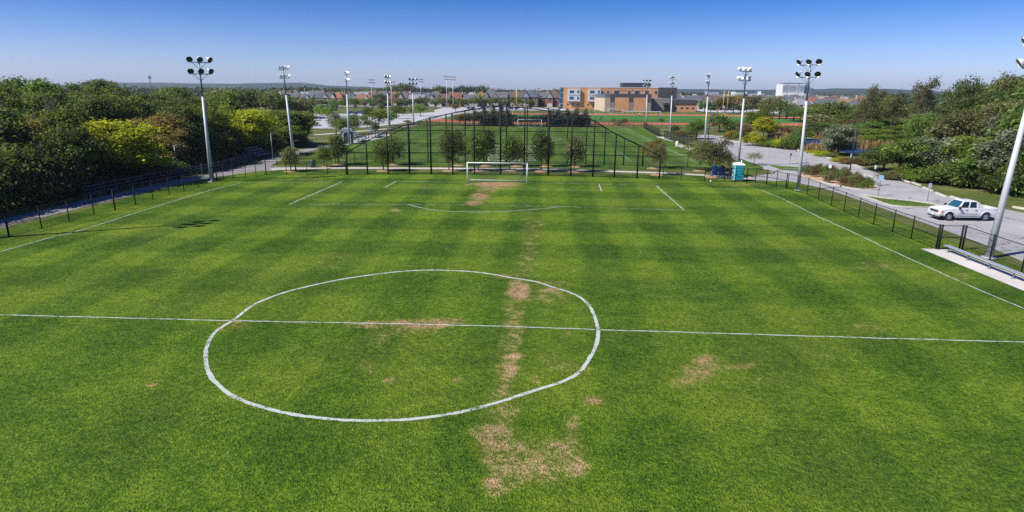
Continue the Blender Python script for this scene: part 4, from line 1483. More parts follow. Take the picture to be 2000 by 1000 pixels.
# two bare trees
for i, (px, tp, Y) in enumerate(((50, 195, 37), (108, 232, 37))):
    x, h = AY(px, tp, Y)
    g = thing('bare_tree', ('bare grey tree with thin crown at the left frame edge', 'bare grey tree with pale twigs in the dark of the left wood')[i], 'tree', (x, Y, 0), i * 1.3, LW)
    obj('branches', bare_mesh(3 + i, h), None, g)
for j, (dx, sp, hmin, rowname, kinds, leaves, back) in enumerate(((5.0, 5.4, 0, 'second', ['wood0', 'wood1', 'wood2', 'wood3'], ['mid', 'mid', 'dark', 'olive', 'bright', 'mid'], 24), (17, 6.6, 0, 'third', ['tall0', 'tall1', 'wood1', 'tall2'], ['dark', 'mid', 'olive', 'mid', 'dark'], 10),
                                                              (28, 7.6, 0, 'fourth', ['tall0', 'tall1', 'tall2'], ['dark', 'dark', 'mid', 'dark'], 3), (46, 9, 0, 'fifth', ['tall0', 'tall1', 'tall2'], ['dark', 'dark', 'far'], -2))):
    its = []
    y = 20.0 + 5 * j
    ymax = (112, 124, 150, 190)[j]
    while y < ymax:
        x = edge(y) - dx - rt.uniform(-1.5, 1.5)
        px = PX(x, y, 6)[0]
        top = interp(SKL, px) + max(back * 2.0 * rt.uniform(.55, 1.1), -4 + rt.uniform(-9, 12))
        h = AY(px, top, y)[1]
        if j == 0 and (px < 118 or 188 < px < 352 or 440 < px < 535):
            y += 3
            continue
        if -60 < px < 625 and h > 3:
            kd = rt.choice(kinds)
            its.append((kd, x, y, h, min(10, max(5.5, h * .6)) * rt.uniform(.75, 1.2), rt.choice(leaves)))
        y += sp * rt.uniform(.85, 1.15) * (1 if y < 90 else 1.25)
    row(its, 'tree', 'from the near end in the %s row of the left wood' % rowname, LW)

its = []
px = 425
while px < 604:
    Y = 225 + rt.uniform(-18, 18)
    x, h = AY(px, interp([(425, 168), (530, 176), (560, 184), (604, 200)], px) + rt.uniform(-5, 9), Y)
    its.append(('farround%d' % rt.randrange(2), x, Y, h, rt.uniform(8, 11), rt.choice(['dark', 'olive', 'mid', 'dark', 'rust'])))
    px += rt.uniform(9, 14)
row(its, 'tree', 'from the left at the far end of the left wood', LW)
# ---------------- park trees between the two pitches and beside them
def park(items, group, where):
    for i, (px, py, tp, w, lf_, kind) in enumerate(items):
        x, y_ = G(px, py)
        h = AY(px, tp, y_)[1]
        g = tree(kind if kind[:4] != 'park' else 'park%d' % rt.randrange(5), x, y_, h, w * rt.uniform(.88, 1.08), lf_, '%s park tree, %s from the left %s' % (NAMES[lf_], ORD[i], where), 'tree', group, 'park_tree')
        s = 1 / g.scale[0]
        mbm = MB().lathe([(0, .16), (.45, .13), (.85, .05), (1.0, -.01)], Matrix.Translation((0, 0, 0)), 16)
        o = obj('mulch_bed', mbm, M['mulch'], g, True)
        o.scale = (s, s, 1 / g.scale[2])


park([(568, 335, 287, 3.4, 'olive', 'park0'), (749, 334, 268, 3.8, 'mid', 'park1'), (877, 334, 252, 3.9, 'dark', 'park0'), (934, 334, 251, 3.8, 'mid', 'park1'), (995, 334, 260, 3.9, 'mid', 'park0'), (1057, 335, 252, 4.0, 'dark', 'park1'), (1121, 336, 262, 3.7, 'olive', 'park0'),
      (1283, 342, 278, 2.6, 'olive', 'sparse0'), (1390, 346, 268, 5.0, 'olive', 'sparse1')], 'park trees along the cross path', 'on the near side of the cross path')
park([(634, 326, 283, 3.0, 'mid', 'park1'), (662, 322, 262, 4.4, 'dark', 'park0'), (770, 322, 262, 4.4, 'dark', 'park1'), (895, 323, 252, 3.4, 'dark', 'park1'), (950, 324, 249, 3.9, 'dark', 'park0'), (1010, 325, 266, 3.6, 'mid', 'park1'), (1066, 325, 264, 3.6, 'dark', 'park0'), (1124, 326, 270, 3.4, 'olive', 'park1'),
      (1276, 329, 270, 3.6, 'rust', 'sparse1'), (1366, 334, 268, 4.6, 'olive', 'sparse0')], 'park trees along the cross path', 'on the far side of the cross path')
for i, (px, py, tp, w, lf_) in enumerate(((1421, 331, 298, 2.0, 'red'), (1472, 322, 296, 2.6, 'olive'))):
    x, y_ = G(px, py)
    tree('sapling', x, y_, AY(px, tp, y_)[1], w, lf_, ('thin reddish sapling behind the turquoise toilet', 'small lopsided sapling on the grass right of the toilet')[i], 'tree', None, 'sapling')
LP = [(657, 262, 217, 4.8, 'silver'), (672, 268, 226, 4.2, 'mid'), (692, 262, 224, 4.4, 'mid'), (718, 252, 233, 2.6, 'mid'), (722, 241, 208, 3.6, 'dark'), (733, 262, 236, 2.8, 'dark'), (740, 250, 212, 5.2, 'bright'), (762, 246, 216, 4.6, 'mid'), (712, 243, 224, 2.4, 'mid'), (690, 245, 222, 3.4, 'dark'), (625, 236, 203, 3.6, 'bright'), (642, 240, 207, 4.2, 'bright'),
      (652, 222, 192, 4, 'mid'), (612, 228, 210, 3.4, 'olive'), (775, 232, 204, 5, 'mid'), (786, 227, 208, 3.6, 'dark'), (806, 226, 205, 3.4, 'mid'), (821, 227, 202, 5.2, 'bright'), (746, 222, 200, 3, 'mid'), (692, 217, 190, 5, 'mid'), (710, 212, 196, 4.5, 'olive'), (668, 213, 194, 4, 'mid'), (590, 226, 205, 4, 'olive'), (797, 243, 234, 2.4, 'olive')]
LP.sort()
its = []
for px, py, tp, w, lf_ in LP:
    x, y_ = G(px, py)
    its.append(('farround%d' % rt.randrange(2) if y_ > 150 else 'park%d' % rt.randrange(5), x, y_, AY(px, tp, y_)[1], w * 1.05, lf_))
row(its, 'young tree', 'from the left around the left car park', 'young trees round the left car park')
HP = [(705, 206, 186, 5, 'mid'), (722, 206, 190, 6, 'dark'), (740, 207, 186, 6, 'dark'), (760, 206, 190, 6, 'mid'), (783, 205, 184, 8, 'dark'), (803, 204, 189, 6, 'dark'), (815, 204, 187, 6, 'mid'), (838, 204, 192, 5, 'mid'), (857, 206, 193, 5, 'yellow'), (877, 204, 190, 5, 'dark'), (905, 208, 193, 5, 'gold'), (918, 202, 187, 6, 'dark'), (930, 207, 188, 5, 'gold'), (934, 208, 186, 4, 'yellow'),
      (948, 206, 192, 8, 'olive'), (960, 206, 195, 5, 'mid'), (972, 204, 190, 4, 'gold'), (985, 206, 196, 5, 'olive'), (1000, 205, 189, 6, 'olive'), (1012, 206, 191, 7, 'gold'), (1033, 206, 194, 5, 'gold'), (1046, 206, 192, 6, 'olive'), (1070, 205, 180, 6, 'mid'), (1078, 204, 184, 6, 'mid'), (890, 218, 205, 3.4, 'rust'), (687, 200, 184, 6, 'dark'), (648, 200, 186, 6, 'mid'), (632, 201, 190, 5, 'mid')]
for _k in range(30):
    HP.append((556 + _k * 17 + rt.uniform(-6, 6), 209 + rt.uniform(-1, 1.5), 197 + rt.uniform(-5, 3), rt.uniform(4.5, 6.5), rt.choice(['dark', 'mid', 'olive', 'dark', 'mid'])))
HP.sort()
its = []
for px, py, tp, w, lf_ in HP:
    x, y_ = G(px, py)
    its.append(('farround%d' % rt.randrange(2), x, y_, AY(px, tp, y_)[1] * 1.2, w * 1.45, lf_))
row(its, 'street tree', 'from the left in front of the houses', 'street trees in front of the houses')
CN = [(897, 252, 224, 3.4, 'rust', 'farround0'), (909, 250, 222, 3.6, 'olive', 'farround1'), (923, 249, 222, 3.4, 'olive', 'farround0'), (935, 248, 219, 3.6, 'spruce', 'farround0'), (946, 248, 210, 3.0, 'spruce', 'spruce'), (956, 248, 222, 3.6, 'spruce', 'farround1'), (963, 248, 209, 3.2, 'spruce', 'spruce'), (972, 248, 221, 3.4, 'spruce', 'farround0'), (979, 249, 210, 3.6, 'spruce', 'spruce'), (992, 249, 212, 3.2, 'spruce', 'spruce'), (1003, 249, 226, 4, 'spruce', 'farround0'),
      (1018, 249, 228, 4, 'spruce', 'farround1'), (1036, 249, 229, 4.4, 'spruce', 'farround0'), (1052, 249, 227, 4, 'spruce', 'farround1'), (1068, 249, 225, 4.4, 'spruce', 'farround0'), (1077, 248, 216, 3.2, 'spruce', 'spruce'), (1090, 249, 213, 3.4, 'spruce', 'spruce'), (1098, 249, 224, 4.2, 'spruce', 'farround0'), (1108, 249, 214, 3.4, 'spruce', 'spruce'), (1117, 250, 224, 4.2, 'spruce', 'farround1'), (1125, 249, 214, 3.4, 'spruce', 'spruce'), (1136, 250, 226, 4.4, 'spruce', 'farround0'), (1143, 249, 215, 3.2, 'spruce', 'spruce'), (1062, 249, 226, 3.6, 'spruce', 'farround1')]
CN.sort()
its = []
for px, py, tp, w, lf_, kd in CN:
    x, _ = AY(px, py, 174.5)
    y_ = 174.5 + rt.uniform(-1.2, 1.5)
    its.append((kd, x, y_, AY(px, tp, y_)[1] * 1.12, w * 1.12, lf_))
row(its, 'evergreen', 'from the left in the row behind the far goal', 'evergreens behind the far goal')

# ---------------- right side: belt beyond the track, shrubs by the pond, the right wood
SB = [(1198, 239, 232, 2.4, 'olive'), (1208, 245, 234, 3, 'olive'), (1219, 242, 231, 2.6, 'olive'), (1291, 238, 230, 2.6, 'olive'), (1384, 236, 225, 3, 'gold'), (1318, 258, 244, 3, 'dark'), (1360, 272, 233, 5.0, 'mid'), (1348, 266, 252, 4, 'olive'), (1330, 266, 256, 3.4, 'rust'), (1404, 257, 222, 6.0, 'dark'), (1424, 258, 236, 4.4, 'mid'), (1440, 256, 234, 4.5, 'mid'), (1454, 262, 244, 4.4, 'rust'), (1432, 268, 254, 3.4, 'gold'), (1424, 270, 258, 3, 'gold'),
      (1446, 274, 256, 3.4, 'bright'), (1476, 268, 213, 6.0, 'bright'), (1489, 276, 228, 5.2, 'yellow'), (1500, 274, 238, 4.6, 'mid'), (1469, 284, 258, 4.5, 'yellow'), (1494, 286, 268, 4.6, 'bright'), (1510, 288, 272, 4, 'bright'), (1528, 290, 268, 4, 'yellow'), (1543, 292, 264, 4.2, 'mid'), (1554, 293, 258, 3.6, 'mid'), (1520, 262, 248, 6, 'red'), (1538, 258, 244, 6, 'bright'), (1556, 262, 246, 5, 'rust'), (1507, 252, 238, 5, 'olive'), (1533, 276, 262, 5, 'reed'), (1513, 272, 258, 4, 'rust'), (1564, 272, 246, 5, 'bright'), (1586, 268, 240, 6, 'dark'), (1600, 268, 243, 5, 'dark'),
      (1606, 305, 290, 3.4, 'yellow'), (1590, 300, 290, 3, 'yellow'), (1624, 308, 294, 3, 'olive'), (1640, 316, 302, 2.8, 'yellow'), (1655, 320, 303, 3, 'rust'), (1672, 322, 304, 3, 'rust'), (1686, 322, 306, 2.6, 'olive'), (1636, 304, 238, 5.6, 'silver'), (1622, 300, 262, 3.4, 'silver'), (1655, 300, 268, 3.2, 'silver'), (1700, 320, 292, 3.4, 'olive'), (1580, 297, 286, 2.4, 'rust')]
SB.sort()
its = []
for px, py, tp, w, lf_ in SB:
    x, y_ = G(px, py)
    h = AY(px, tp, y_)[1]
    if 1585 < px < 1705 and py > 295 and h < 3:
        h *= .72
    kd = ('wood%d' % rt.randrange(4)) if h > 4.2 else ('bush%d' % rt.randrange(2))
    if y_ > 150:
        kd = 'farbush%d' % rt.randrange(2) if h < 4 else 'farround%d' % rt.randrange(2)
    its.append((kd, x, y_, h, w, lf_))
row(its, 'shrub', 'from the left between the farther pitch and the pond', 'shrubs round the road bend and pond', 'shrub', 'shrub')
BT = [(1376, 215, 196, 8, 'mid'), (1388, 220, 204, 7, 'mid'), (1402, 216, 192, 7, 'olive'), (1416, 214, 186, 9, 'olive'), (1432, 218, 184, 10, 'rust'), (1446, 222, 204, 8, 'dark'), (1458, 222, 200, 8, 'mid'), (1470, 224, 184, 9, 'olive'), (1484, 224, 198, 8, 'dark'), (1497, 226, 205, 8, 'dark'), (1510, 228, 186, 10, 'olive'), (1522, 232, 196, 9, 'mid'), (1536, 232, 196, 9, 'silver'), (1550, 236, 206, 9, 'dark'), (1562, 238, 210, 8, 'mid'), (1578, 240, 208, 8, 'mid'),
      (1594, 240, 212, 8, 'mid'), (1612, 238, 206, 8, 'bright'), (1628, 244, 194, 9, 'mid'), (1644, 244, 214, 8, 'bright'), (1660, 250, 222, 8, 'mid'), (1676, 250, 212, 9, 'mid'), (1610, 262, 238, 7, 'bright'), (1640, 262, 244, 7, 'bright'), (1668, 268, 244, 7, 'mid'), (1692, 276, 250, 7, 'mid'), (1588, 256, 236, 6, 'olive'), (1660, 258, 232, 7, 'rust'), (1680, 262, 238, 7, 'olive'), (1700, 268, 236, 7, 'mid'), (1710, 278, 250, 6, 'bright'), (1725, 280, 250, 6, 'bright')]
BT.sort()
its = []
for px, py, tp, w, lf_ in BT:
    x, y_ = G(px, py)
    y_ = min(y_, 330)
    x = AY(px, py, y_)[0]
    its.append(('farround%d' % rt.randrange(2) if y_ > 170 else 'wood%d' % rt.randrange(4), x, y_, AY(px, tp, y_)[1], w, lf_))
row(its, 'belt tree', 'from the left in the belt beyond the track', 'trees of the belt beyond the track')

SKR = [(1640, 215), (1690, 200), (1700, 186), (1712, 163), (1724, 184), (1745, 182), (1760, 176), (1775, 182), (1795, 172), (1812, 148), (1830, 165), (1850, 163), (1870, 160), (1890, 142), (1905, 146), (1920, 146), (1945, 150), (1965, 156), (1985, 138), (2000, 136), (2200, 136)]
REDGE = [(0, 60), (38, 58.2), (48, 57), (60, 57), (68, 58.5), (80, 66), (93, 70), (110, 78), (130, 86), (170, 98)]
RW = 'trees of the right wood'
FW = [(1722, 335, 286, 6.2, 'dark', 'wood0'), (1752, 338, 276, 5.5, 'mid', 'wood1'), (1778, 348, 268, 6, 'mid', 'wood3'), (1792, 356, 330, 4.2, 'bright', 'bush0'), (1812, 350, 270, 6, 'silver', 'wood2'), (1830, 360, 332, 4.6, 'dark', 'bush1'), (1846, 362, 318, 5, 'mid', 'bush0'), (1852, 352, 262, 6.2, 'silver', 'wood0'), (1880, 366, 318, 5.2, 'mid', 'bush1'), (1890, 358, 258, 6.2, 'bright', 'wood1'), (1912, 370, 316, 5, 'dark', 'wood2'), (1925, 372, 300, 5.4, 'mid', 'wood3'), (1945, 374, 262, 6.2, 'silver', 'wood0'), (1962, 380, 318, 5, 'dark', 'bush0'), (1985, 384, 300, 5, 'mid', 'bush1'), (1990, 378, 240, 6.6, 'silver', 'wood1'), (2030, 392, 300, 5.5, 'dark', 'bush0'), (2040, 385, 240, 7, 'mid', 'wood3'),
      (1705, 318, 296, 4, 'bright', 'bush1'), (1735, 352, 335, 3, 'olive', 'bush0'), (1762, 352, 326, 3.6, 'bright', 'bush1')]
FW.sort()
its = []
for px, py, tp, w, lf_, kd in FW:
    x, y_ = G(px, py)
    its.append((kd, x + .6, y_ + .8, AY(px, tp, y_)[1], w, lf_))
row(its, 'tree', 'from the left along the front of the right wood', RW)
for j, (dx, sp, rowname, kinds, leaves, lo, hi) in enumerate(((7, 4.6, 'second', ['wood0', 'wood1', 'wood2', 'wood3'], ['mid', 'silver', 'mid', 'bright', 'mid', 'mid', 'olive'], 62, 84), (14, 5.6, 'third', ['wood0', 'wood1', 'wood2', 'wood3'], ['mid', 'olive', 'mid', 'dark', 'dark', 'olive'], 34, 56),
                                                              (22, 6.2, 'fourth', ['tall0', 'tall1', 'tall2', 'wood1'], ['olive', 'dark', 'olive', 'dark', 'mid'], 12, 30), (33, 6.6, 'fifth', ['tall0', 'tall1', 'tall2'], ['dark', 'mid', 'olive', 'dark', 'mid'], -2, 7), (50, 8.5, 'sixth', ['tall0', 'tall1', 'tall2'], ['dark', 'dark', 'olive'], 0, 10))):
    its = []
    y = 30.0 + 4 * j
    while y < (118, 126, 140, 150, 170)[j]:
        x = interp(REDGE, y) + dx + rt.uniform(-1.5, 1.5)
        px = PX(x, y, 6)[0]
        top = interp(SKR, px) + rt.uniform(lo, hi)
        h = AY(px, top, y)[1]
        if 1680 < px < 2060 and h > 2.5:
            its.append((rt.choice(kinds), x, y, h, min(9.5, max(5, h * .68)) * rt.uniform(.9, 1.15), rt.choice(leaves)))
        y += sp * rt.uniform(.85, 1.15)
    row(its, 'tree', 'from the near end in the %s row of the right wood' % rowname, RW)

its = []
for px, tp, Y, w, kd, lf_ in ((1696, 184, 150, 6, 'sparse0', 'olive'), (1712, 162, 140, 5, 'sparse1', 'olive'), (1730, 180, 150, 6, 'wood1', 'mid'), (1752, 174, 130, 6, 'sparse0', 'olive'), (1812, 146, 122, 5.5, 'sparse1', 'olive'), (1890, 140, 112, 6.5, 'sparse0', 'dark'), (1985, 137, 100, 6, 'sparse1', 'olive')):
    x, h = AY(px, tp, Y)
    its.append((kd, x, Y, h, w, lf_))
row(its, 'loose tree', 'from the left on the skyline of the right wood', RW)
for j, (y0, lo, hi) in enumerate(((112, 252, 268), (132, 236, 256), (155, 226, 244), (185, 216, 236), (225, 206, 226), (280, 200, 214))):
    its = []
    px = (1722, 1690, 1650, 1600, 1590, 1580)[j]
    while px < 1790:
        y_ = y0 + rt.uniform(-7, 7)
        x, h = AY(px, rt.uniform(lo, hi), y_)
        its.append(('wood%d' % rt.randrange(4) if y_ < 170 else 'farround%d' % rt.randrange(2), x, y_, max(2.5, h), rt.uniform(6, 8.5), rt.choice(['mid', 'bright', 'mid', 'olive', 'dark', 'bright'])))
        px += rt.uniform(4.6, 6.4) * 1211 / (y_ + 28)
    row(its, 'thicket tree', 'from the left in the %s thicket row behind the pond' % ORD[j], 'thicket behind the pond')
# planted bed in the road: clipped reddish shrubs
BD = [(1567, 340), (1578, 341), (1590, 345), (1574, 335), (1590, 337), (1603, 341), (1600, 334), (1614, 337), (1626, 338), (1612, 347), (1622, 352), (1616, 357), (1632, 344), (1642, 348), (1634, 353), (1648, 342), (1655, 349), (1650, 358), (1646, 362), (1662, 356), (1660, 362), (1664, 366), (1672, 352), (1678, 358), (1680, 364), (1682, 369), (1697, 367), (1692, 360)]
BD.sort()
its = [('lowbush%d' % rt.randrange(2), *G(px, py), rt.uniform(.95, 1.2), rt.uniform(1.15, 1.5), rt.choice(['shrub', 'shrub', 'olive', 'mid']) if px < 1690 else 'mid') for px, py in BD]
row(its, 'clipped shrub', 'from the left in the planted road island', 'clipped shrubs of the road island', 'shrub', 'shrub')

# reeds round the pond (one uncountable mass)
gr = np.random.default_rng(8)
pts = []
for (px, py, rx, ry, n) in ((1700, 284, 34, 9, 1500), (1655, 274, 40, 8, 1300), (1610, 266, 30, 7, 700), (1690, 275, 30, 9, 900), (1735, 292, 16, 9, 500), (1600, 296, 40, 3, 350), (1520, 272, 18, 8, 300)):
    for i in range(n):
        a, r = gr.random() * 2 * PI, math.sqrt(gr.random())
        pts.append(G(px + rx * r * math.cos(a), py + ry * r * math.sin(a)))
mb = MB()
for x, y in pts:
    a = gr.random() * PI
    h, w = gr.uniform(.8, 1.9), gr.uniform(.06, .16)
    dx, dy = math.cos(a) * w, math.sin(a) * w
    lx, ly = gr.normal() * .2, gr.normal() * .2
    mb.add([(x - dx, y - dy, 0), (x + dx, y + dy, 0), (x + dx * .4 + lx, y + dy * .4 + ly, h), (x - dx * .4 + lx, y - dy * .4 + ly, h * .95)], [(0, 1, 2, 3)])
me = mb.mesh('reeds', LEAF['reed'], False, False)
o = obj('reeds', me)
tag(o, 'straw-coloured reeds round the blue pond', 'reeds', None, 'stuff')

# ground cover under the wood edges
def cover(name, poly, n, hmax, leaf, seed, lf_, label):
    g_ = np.random.default_rng(seed)
    xs, ys = [p[0] for p in poly], [p[1] for p in poly]
    vs = []
    cnt = 0
    mb = MB()
    while cnt < n:
        x, y = g_.uniform(min(xs), max(xs)), g_.uniform(min(ys), max(ys))
        ins = False
        for (x1, y1), (x2, y2) in zip(poly, poly[1:] + poly[:1]):
            if (y1 > y) != (y2 > y) and x < (x2 - x1) * (y - y1) / (y2 - y1) + x1:
                ins = not ins
        if not ins:
            continue
        z = g_.random() ** 1.6 * hmax
        a, b = g_.normal(size=3), g_.normal(size=3)
        a /= np.linalg.norm(a)
        b -= a * (a @ b)
        b /= np.linalg.norm(b)
        s = leaf * g_.uniform(.6, 1.3)
        c = np.array([x, y, z + .05])
        mb.add([c - a * s * .6, c - b * s * .4, c + a * s * .6, c + b * s * .4], [(0, 1, 2, 3)])
        cnt += 1
    o = obj(name, mb.mesh(name, LEAF[lf_], False, False))
    tag(o, label, 'undergrowth', None, 'stuff')


cover('undergrowth', [(-43, 2), (-42.6, 30), (-41.6, 48), (-41.6, 60), (-43.2, 70), (-42.6, 84), (-41.6, 95), (-46, 108), (-60, 130), (-80, 130), (-58, 80), (-52, 40), (-52, 2)], 15000, 1.3, .5, 21, 'dark', 'dark undergrowth on the floor of the left wood')
cover('undergrowth', [(58.5, 30), (57.6, 48), (57.6, 60), (60, 70), (67, 83), (72, 95), (84, 120), (100, 130), (80, 80), (66, 30)], 9000, 1.2, .5, 22, 'mid', 'green undergrowth on the floor of the right wood')

# far wooded land to the horizon (one mass)
gf = np.random.default_rng(31)
L = []
for i in range(900):
    y = 640 + 1800 * gf.random() ** 1.5
    x = gf.uniform(-.95, .95) * y
    if 0.24 * y < x < 0.52 * y and y < 1700:
        continue
    r = gf.uniform(9, 24)
    L.append((x, y, 2.5, r * 1.8, r, gf.uniform(3.5, 6.5) + (2.5 if x < 0 else 0) + y * .0012))
me = leaves_mesh('far_woods', L, 40000, 2, 3.8, 5, 0, .1, 0.0, .4)
o = obj('far_woods', me, LEAF['far'])
tag(o, 'far dark wooded land reaching to the horizon', 'woodland', None, 'stuff')
# the grove of big trees behind the houses
GV = [(752, 172), (764, 168), (776, 166), (788, 163), (799, 165), (808, 170), (822, 172), (836, 173), (855, 168), (864, 170), (905, 168), (921, 168), (943, 168), (565, 172), (578, 171), (590, 170), (600, 170), (612, 172), (540, 176), (552, 176), (655, 172), (1090, 175), (1075, 178), (700, 175), (730, 174), (890, 173)]
GV.sort()
its = []
for px, tp in GV:
    y_ = 560 + rt.uniform(-30, 30)
    x, h = AY(px, tp, y_)
    its.append(('farround%d' % rt.randrange(2), x, y_, h + 1, rt.uniform(9, 14) if h < 15 else rt.uniform(10, 15), rt.choice(['dark', 'spruce', 'far', 'olive'])))
row(its, 'grove tree', 'from the left on the skyline behind the houses', 'skyline trees behind the houses')
# ------------------------------------------------------------------ brick and roof materials
def brick(name, a, b, mortar, scale=1.0):
    t = NT(name)
    br = t.n('ShaderNodeTexBrick')
    p = t.objco()
    # use x+y as the run so that every wall gets courses
    s = t.sep(p)
    cv = t.n('ShaderNodeCombineXYZ')
    t.put(cv.inputs[0], t.math('ADD', s[0], s[1]))
    t.put(cv.inputs[1], s[2])
    t.put(br.inputs['Vector'], cv.outputs[0])
    br.inputs['Scale'].default_value = 2.2 * scale
    br.inputs['Color1'].default_value = (*a, 1)
    br.inputs['Color2'].default_value = (*b, 1)
    br.inputs['Mortar'].default_value = (*mortar, 1)
    br.inputs['Mortar Size'].default_value = 0.012
    n = t.mapr(t.noise(p, .35, 4, .6), .3, .7, .85, 1.12)
    mul = t.n('ShaderNodeVectorMath', operation='SCALE')
    t.put(mul.inputs[0], br.outputs['Color'])
    t.put(mul.inputs['Scale'], n)
    t.bsdf(mul.outputs[0], .85, 0, None, .2)
    return t.m


def shingle(name, c):
    t = NT(name)
    p = t.objco()
    s = t.sep(p)
    w = t.math('FRACT', t.math('MULTIPLY', s[2], 3.2))
    f = t.math('ADD', t.math('MULTIPLY', t.noise(p, 1.6, 5, .7), .8), t.math('MULTIPLY', w, .2))
    col = t.mix(t.mapr(f, .3, .75), tuple(k * .75 for k in c), tuple(k * 1.25 for k in c))
    t.bsdf(col, .9, 0, None, .2)
    return t.m


BR = {'orange': brick('orange_brick', (.62, .31, .14), (.55, .265, .115), (.5, .36, .25)), 'red': brick('red_brick', (.26, .085, .055), (.20, .065, .045), (.28, .2, .16)), 'tan': brick('tan_brick', (.55, .43, .32), (.48, .37, .27), (.5, .44, .38)),
      'brown': brick('brown_brick', (.20, .125, .09), (.16, .10, .07), (.22, .18, .15)), 'dark': brick('charcoal_brick', (.085, .078, .085), (.065, .06, .068), (.1, .1, .1)), 'stone': brick('grey_block', (.27, .24, .22), (.22, .195, .18), (.3, .28, .26), .6),
      'siding': plain('white_siding', (.34, .325, .31), .7, 0, .08, .5), 'grey': plain('grey_siding', (.25, .265, .29), .7, 0, .08, .5)}
RF = {'grey': shingle('grey_shingles', (.115, .115, .125)), 'brown': shingle('brown_shingles', (.12, .088, .075)), 'slate': shingle('blue_slate_shingles', (.085, .10, .125)), 'orange': shingle('orange_brown_shingles', (.24, .115, .07)), 'red': shingle('red_shingles', (.25, .075, .05)), 'pale': shingle('pale_grey_shingles', (.23, .235, .25))}
M['garage'] = plain('white_garage_door', (.5, .48, .45), .6, 0, .06, 1)
M['trim'] = plain('white_trim', (.60, .59, .57), .6, 0, .05, 1)
WN = plain('house_window_glass', (.035, .05, .07), .12, 0, .2, .6, .7)


# ------------------------------------------------------------------ houses
def house_parts(w, d, eave, ridge, style, seed):
    """meshes of one house: front at -y"""
    rg_ = random.Random(seed)
    P = {}
    wl = MB().bb(-w / 2, w / 2, -d / 2, d / 2, 0, eave)
    gw = w * .42
    gx = (-1 if seed % 2 else 1) * w * .22
    wl.bb(gx - gw / 2, gx + gw / 2, -d / 2 - 1.6, -d / 2 + .002, 0, eave - .1)
    P['wall'] = wl.mesh('wall')
    rf = MB()
    o = .45
    e = eave
    if style == 0:    # hip
        k = min(w, d) * .42
        rf.add([(-w / 2 - o, -d / 2 - o, e), (w / 2 + o, -d / 2 - o, e), (w / 2 + o, d / 2 + o, e), (-w / 2 - o, d / 2 + o, e), (-w / 2 + k, 0, ridge), (w / 2 - k, 0, ridge)], [(0, 1, 5, 4), (2, 3, 4, 5), (1, 2, 5), (3, 0, 4), (3, 2, 1, 0)])
    else:             # gable ends left and right
        rf.add([(-w / 2 - o, -d / 2 - o, e), (w / 2 + o, -d / 2 - o, e), (w / 2 + o, d / 2 + o, e), (-w / 2 - o, d / 2 + o, e), (-w / 2 - o, 0, ridge), (w / 2 + o, 0, ridge)], [(0, 1, 5, 4), (2, 3, 4, 5), (1, 2, 5), (3, 0, 4), (3, 2, 1, 0)])
    gy = -d / 2 - 1.6 - .4
    gr_ = e + (ridge - e) * .72
    rf.add([(gx - gw / 2 - .4, gy, e - .1), (gx + gw / 2 + .4, gy, e - .1), (gx, gy, gr_), (gx - gw / 2 - .4, 0, e - .1), (gx + gw / 2 + .4, 0, e - .1), (gx, 0, gr_)], [(0, 1, 4, 3), (0, 3, 5, 2), (1, 2, 5, 4), (3, 4, 5)])
    P['roof'] = rf.mesh('roof')
    P['front_gable'] = MB().prism([(gx - gw / 2, e - .1), (gx + gw / 2, e - .1), (gx, gr_ - .25)], 'y', gy + .05, gy + .36).mesh('front_gable')
    P['garage_door'] = MB().bb(gx - gw * .38, gx + gw * .38, -d / 2 - 1.66, -d / 2 - 1.6, 0.05, 2.3).mesh('garage_door')
    wins = []
    yf = -d / 2 - .03
    for wx, wz in ((-gx * 1.05, 1.6), (-gx * 1.6, 4.6), (-gx * .45, 4.6)):
        wins.append((wx, yf, wz, 1.3, 1.5))
    wins.append((gx, -d / 2 - 1.63, 4.5, 1.9, 1.5))
    P['wins'] = []
    for wx, wy, wz, ww, wh in wins:
        P['wins'].append((MB().bb(wx - ww / 2 - .12, wx + ww / 2 + .12, wy - .02, wy + .05, wz - wh / 2 - .12, wz + wh / 2 + .12).mesh('window'), MB().bb(wx - ww / 2, wx + ww / 2, wy - .05, wy - .02, wz - wh / 2, wz + wh / 2).mesh('pane')))
    P['sides'] = []
    for s in (-1, 1):
        P['sides'].append(MB().bb(s * (w / 2 + .02) - .03, s * (w / 2 + .02) + .03, -1.2, .3, 3.9, 5.2).mesh('window'))
    cx_ = -gx * 1.2
    P['chimney'] = MB().bb(cx_ - .4, cx_ + .4, .4, 1.2, eave + .3, ridge + .7).mesh('chimney')
    for k in ('wall', 'roof', 'front_gable', 'garage_door', 'chimney'):
        P[k].materials.append(M['trim'])
    for a, b in P['wins']:
        a.materials.append(M['trim'])
        b.materials.append(WN)
    for a in P['sides']:
        a.materials.append(WN)
    return P


HP_ = [house_parts(11.2, 10.5, 6.0, 10.4, 0, 0), house_parts(11.6, 11, 6.1, 10.0, 1, 1), house_parts(10.6, 11, 6.0, 10.8, 0, 3), house_parts(12.4, 10.5, 5.9, 9.6, 1, 4)]


def house(x, y, rz, k, wm, rm, label, sc=1.0, gm=None, group='houses of the far streets', detail=True):
    P = HP_[k % 4]
    g = thing('house', label, 'house', (x, y, 0), rz, group, (sc, sc, sc))
    obj('wall', P['wall'], wm, g)
    r_ = obj('roof', P['roof'], rm, g)
    obj('chimney', P['chimney'], wm, r_)
    obj('front_gable', P['front_gable'], gm or BR['grey'], g)
    if detail:
        obj('garage_door', P['garage_door'], M['garage'], g)
        for a, b in P['wins']:
            f = obj('window', a, None, g)
            obj('pane', b, None, f)
        for a in P['sides']:
            obj('window', a, None, g)
    return g


rh = random.Random(21)
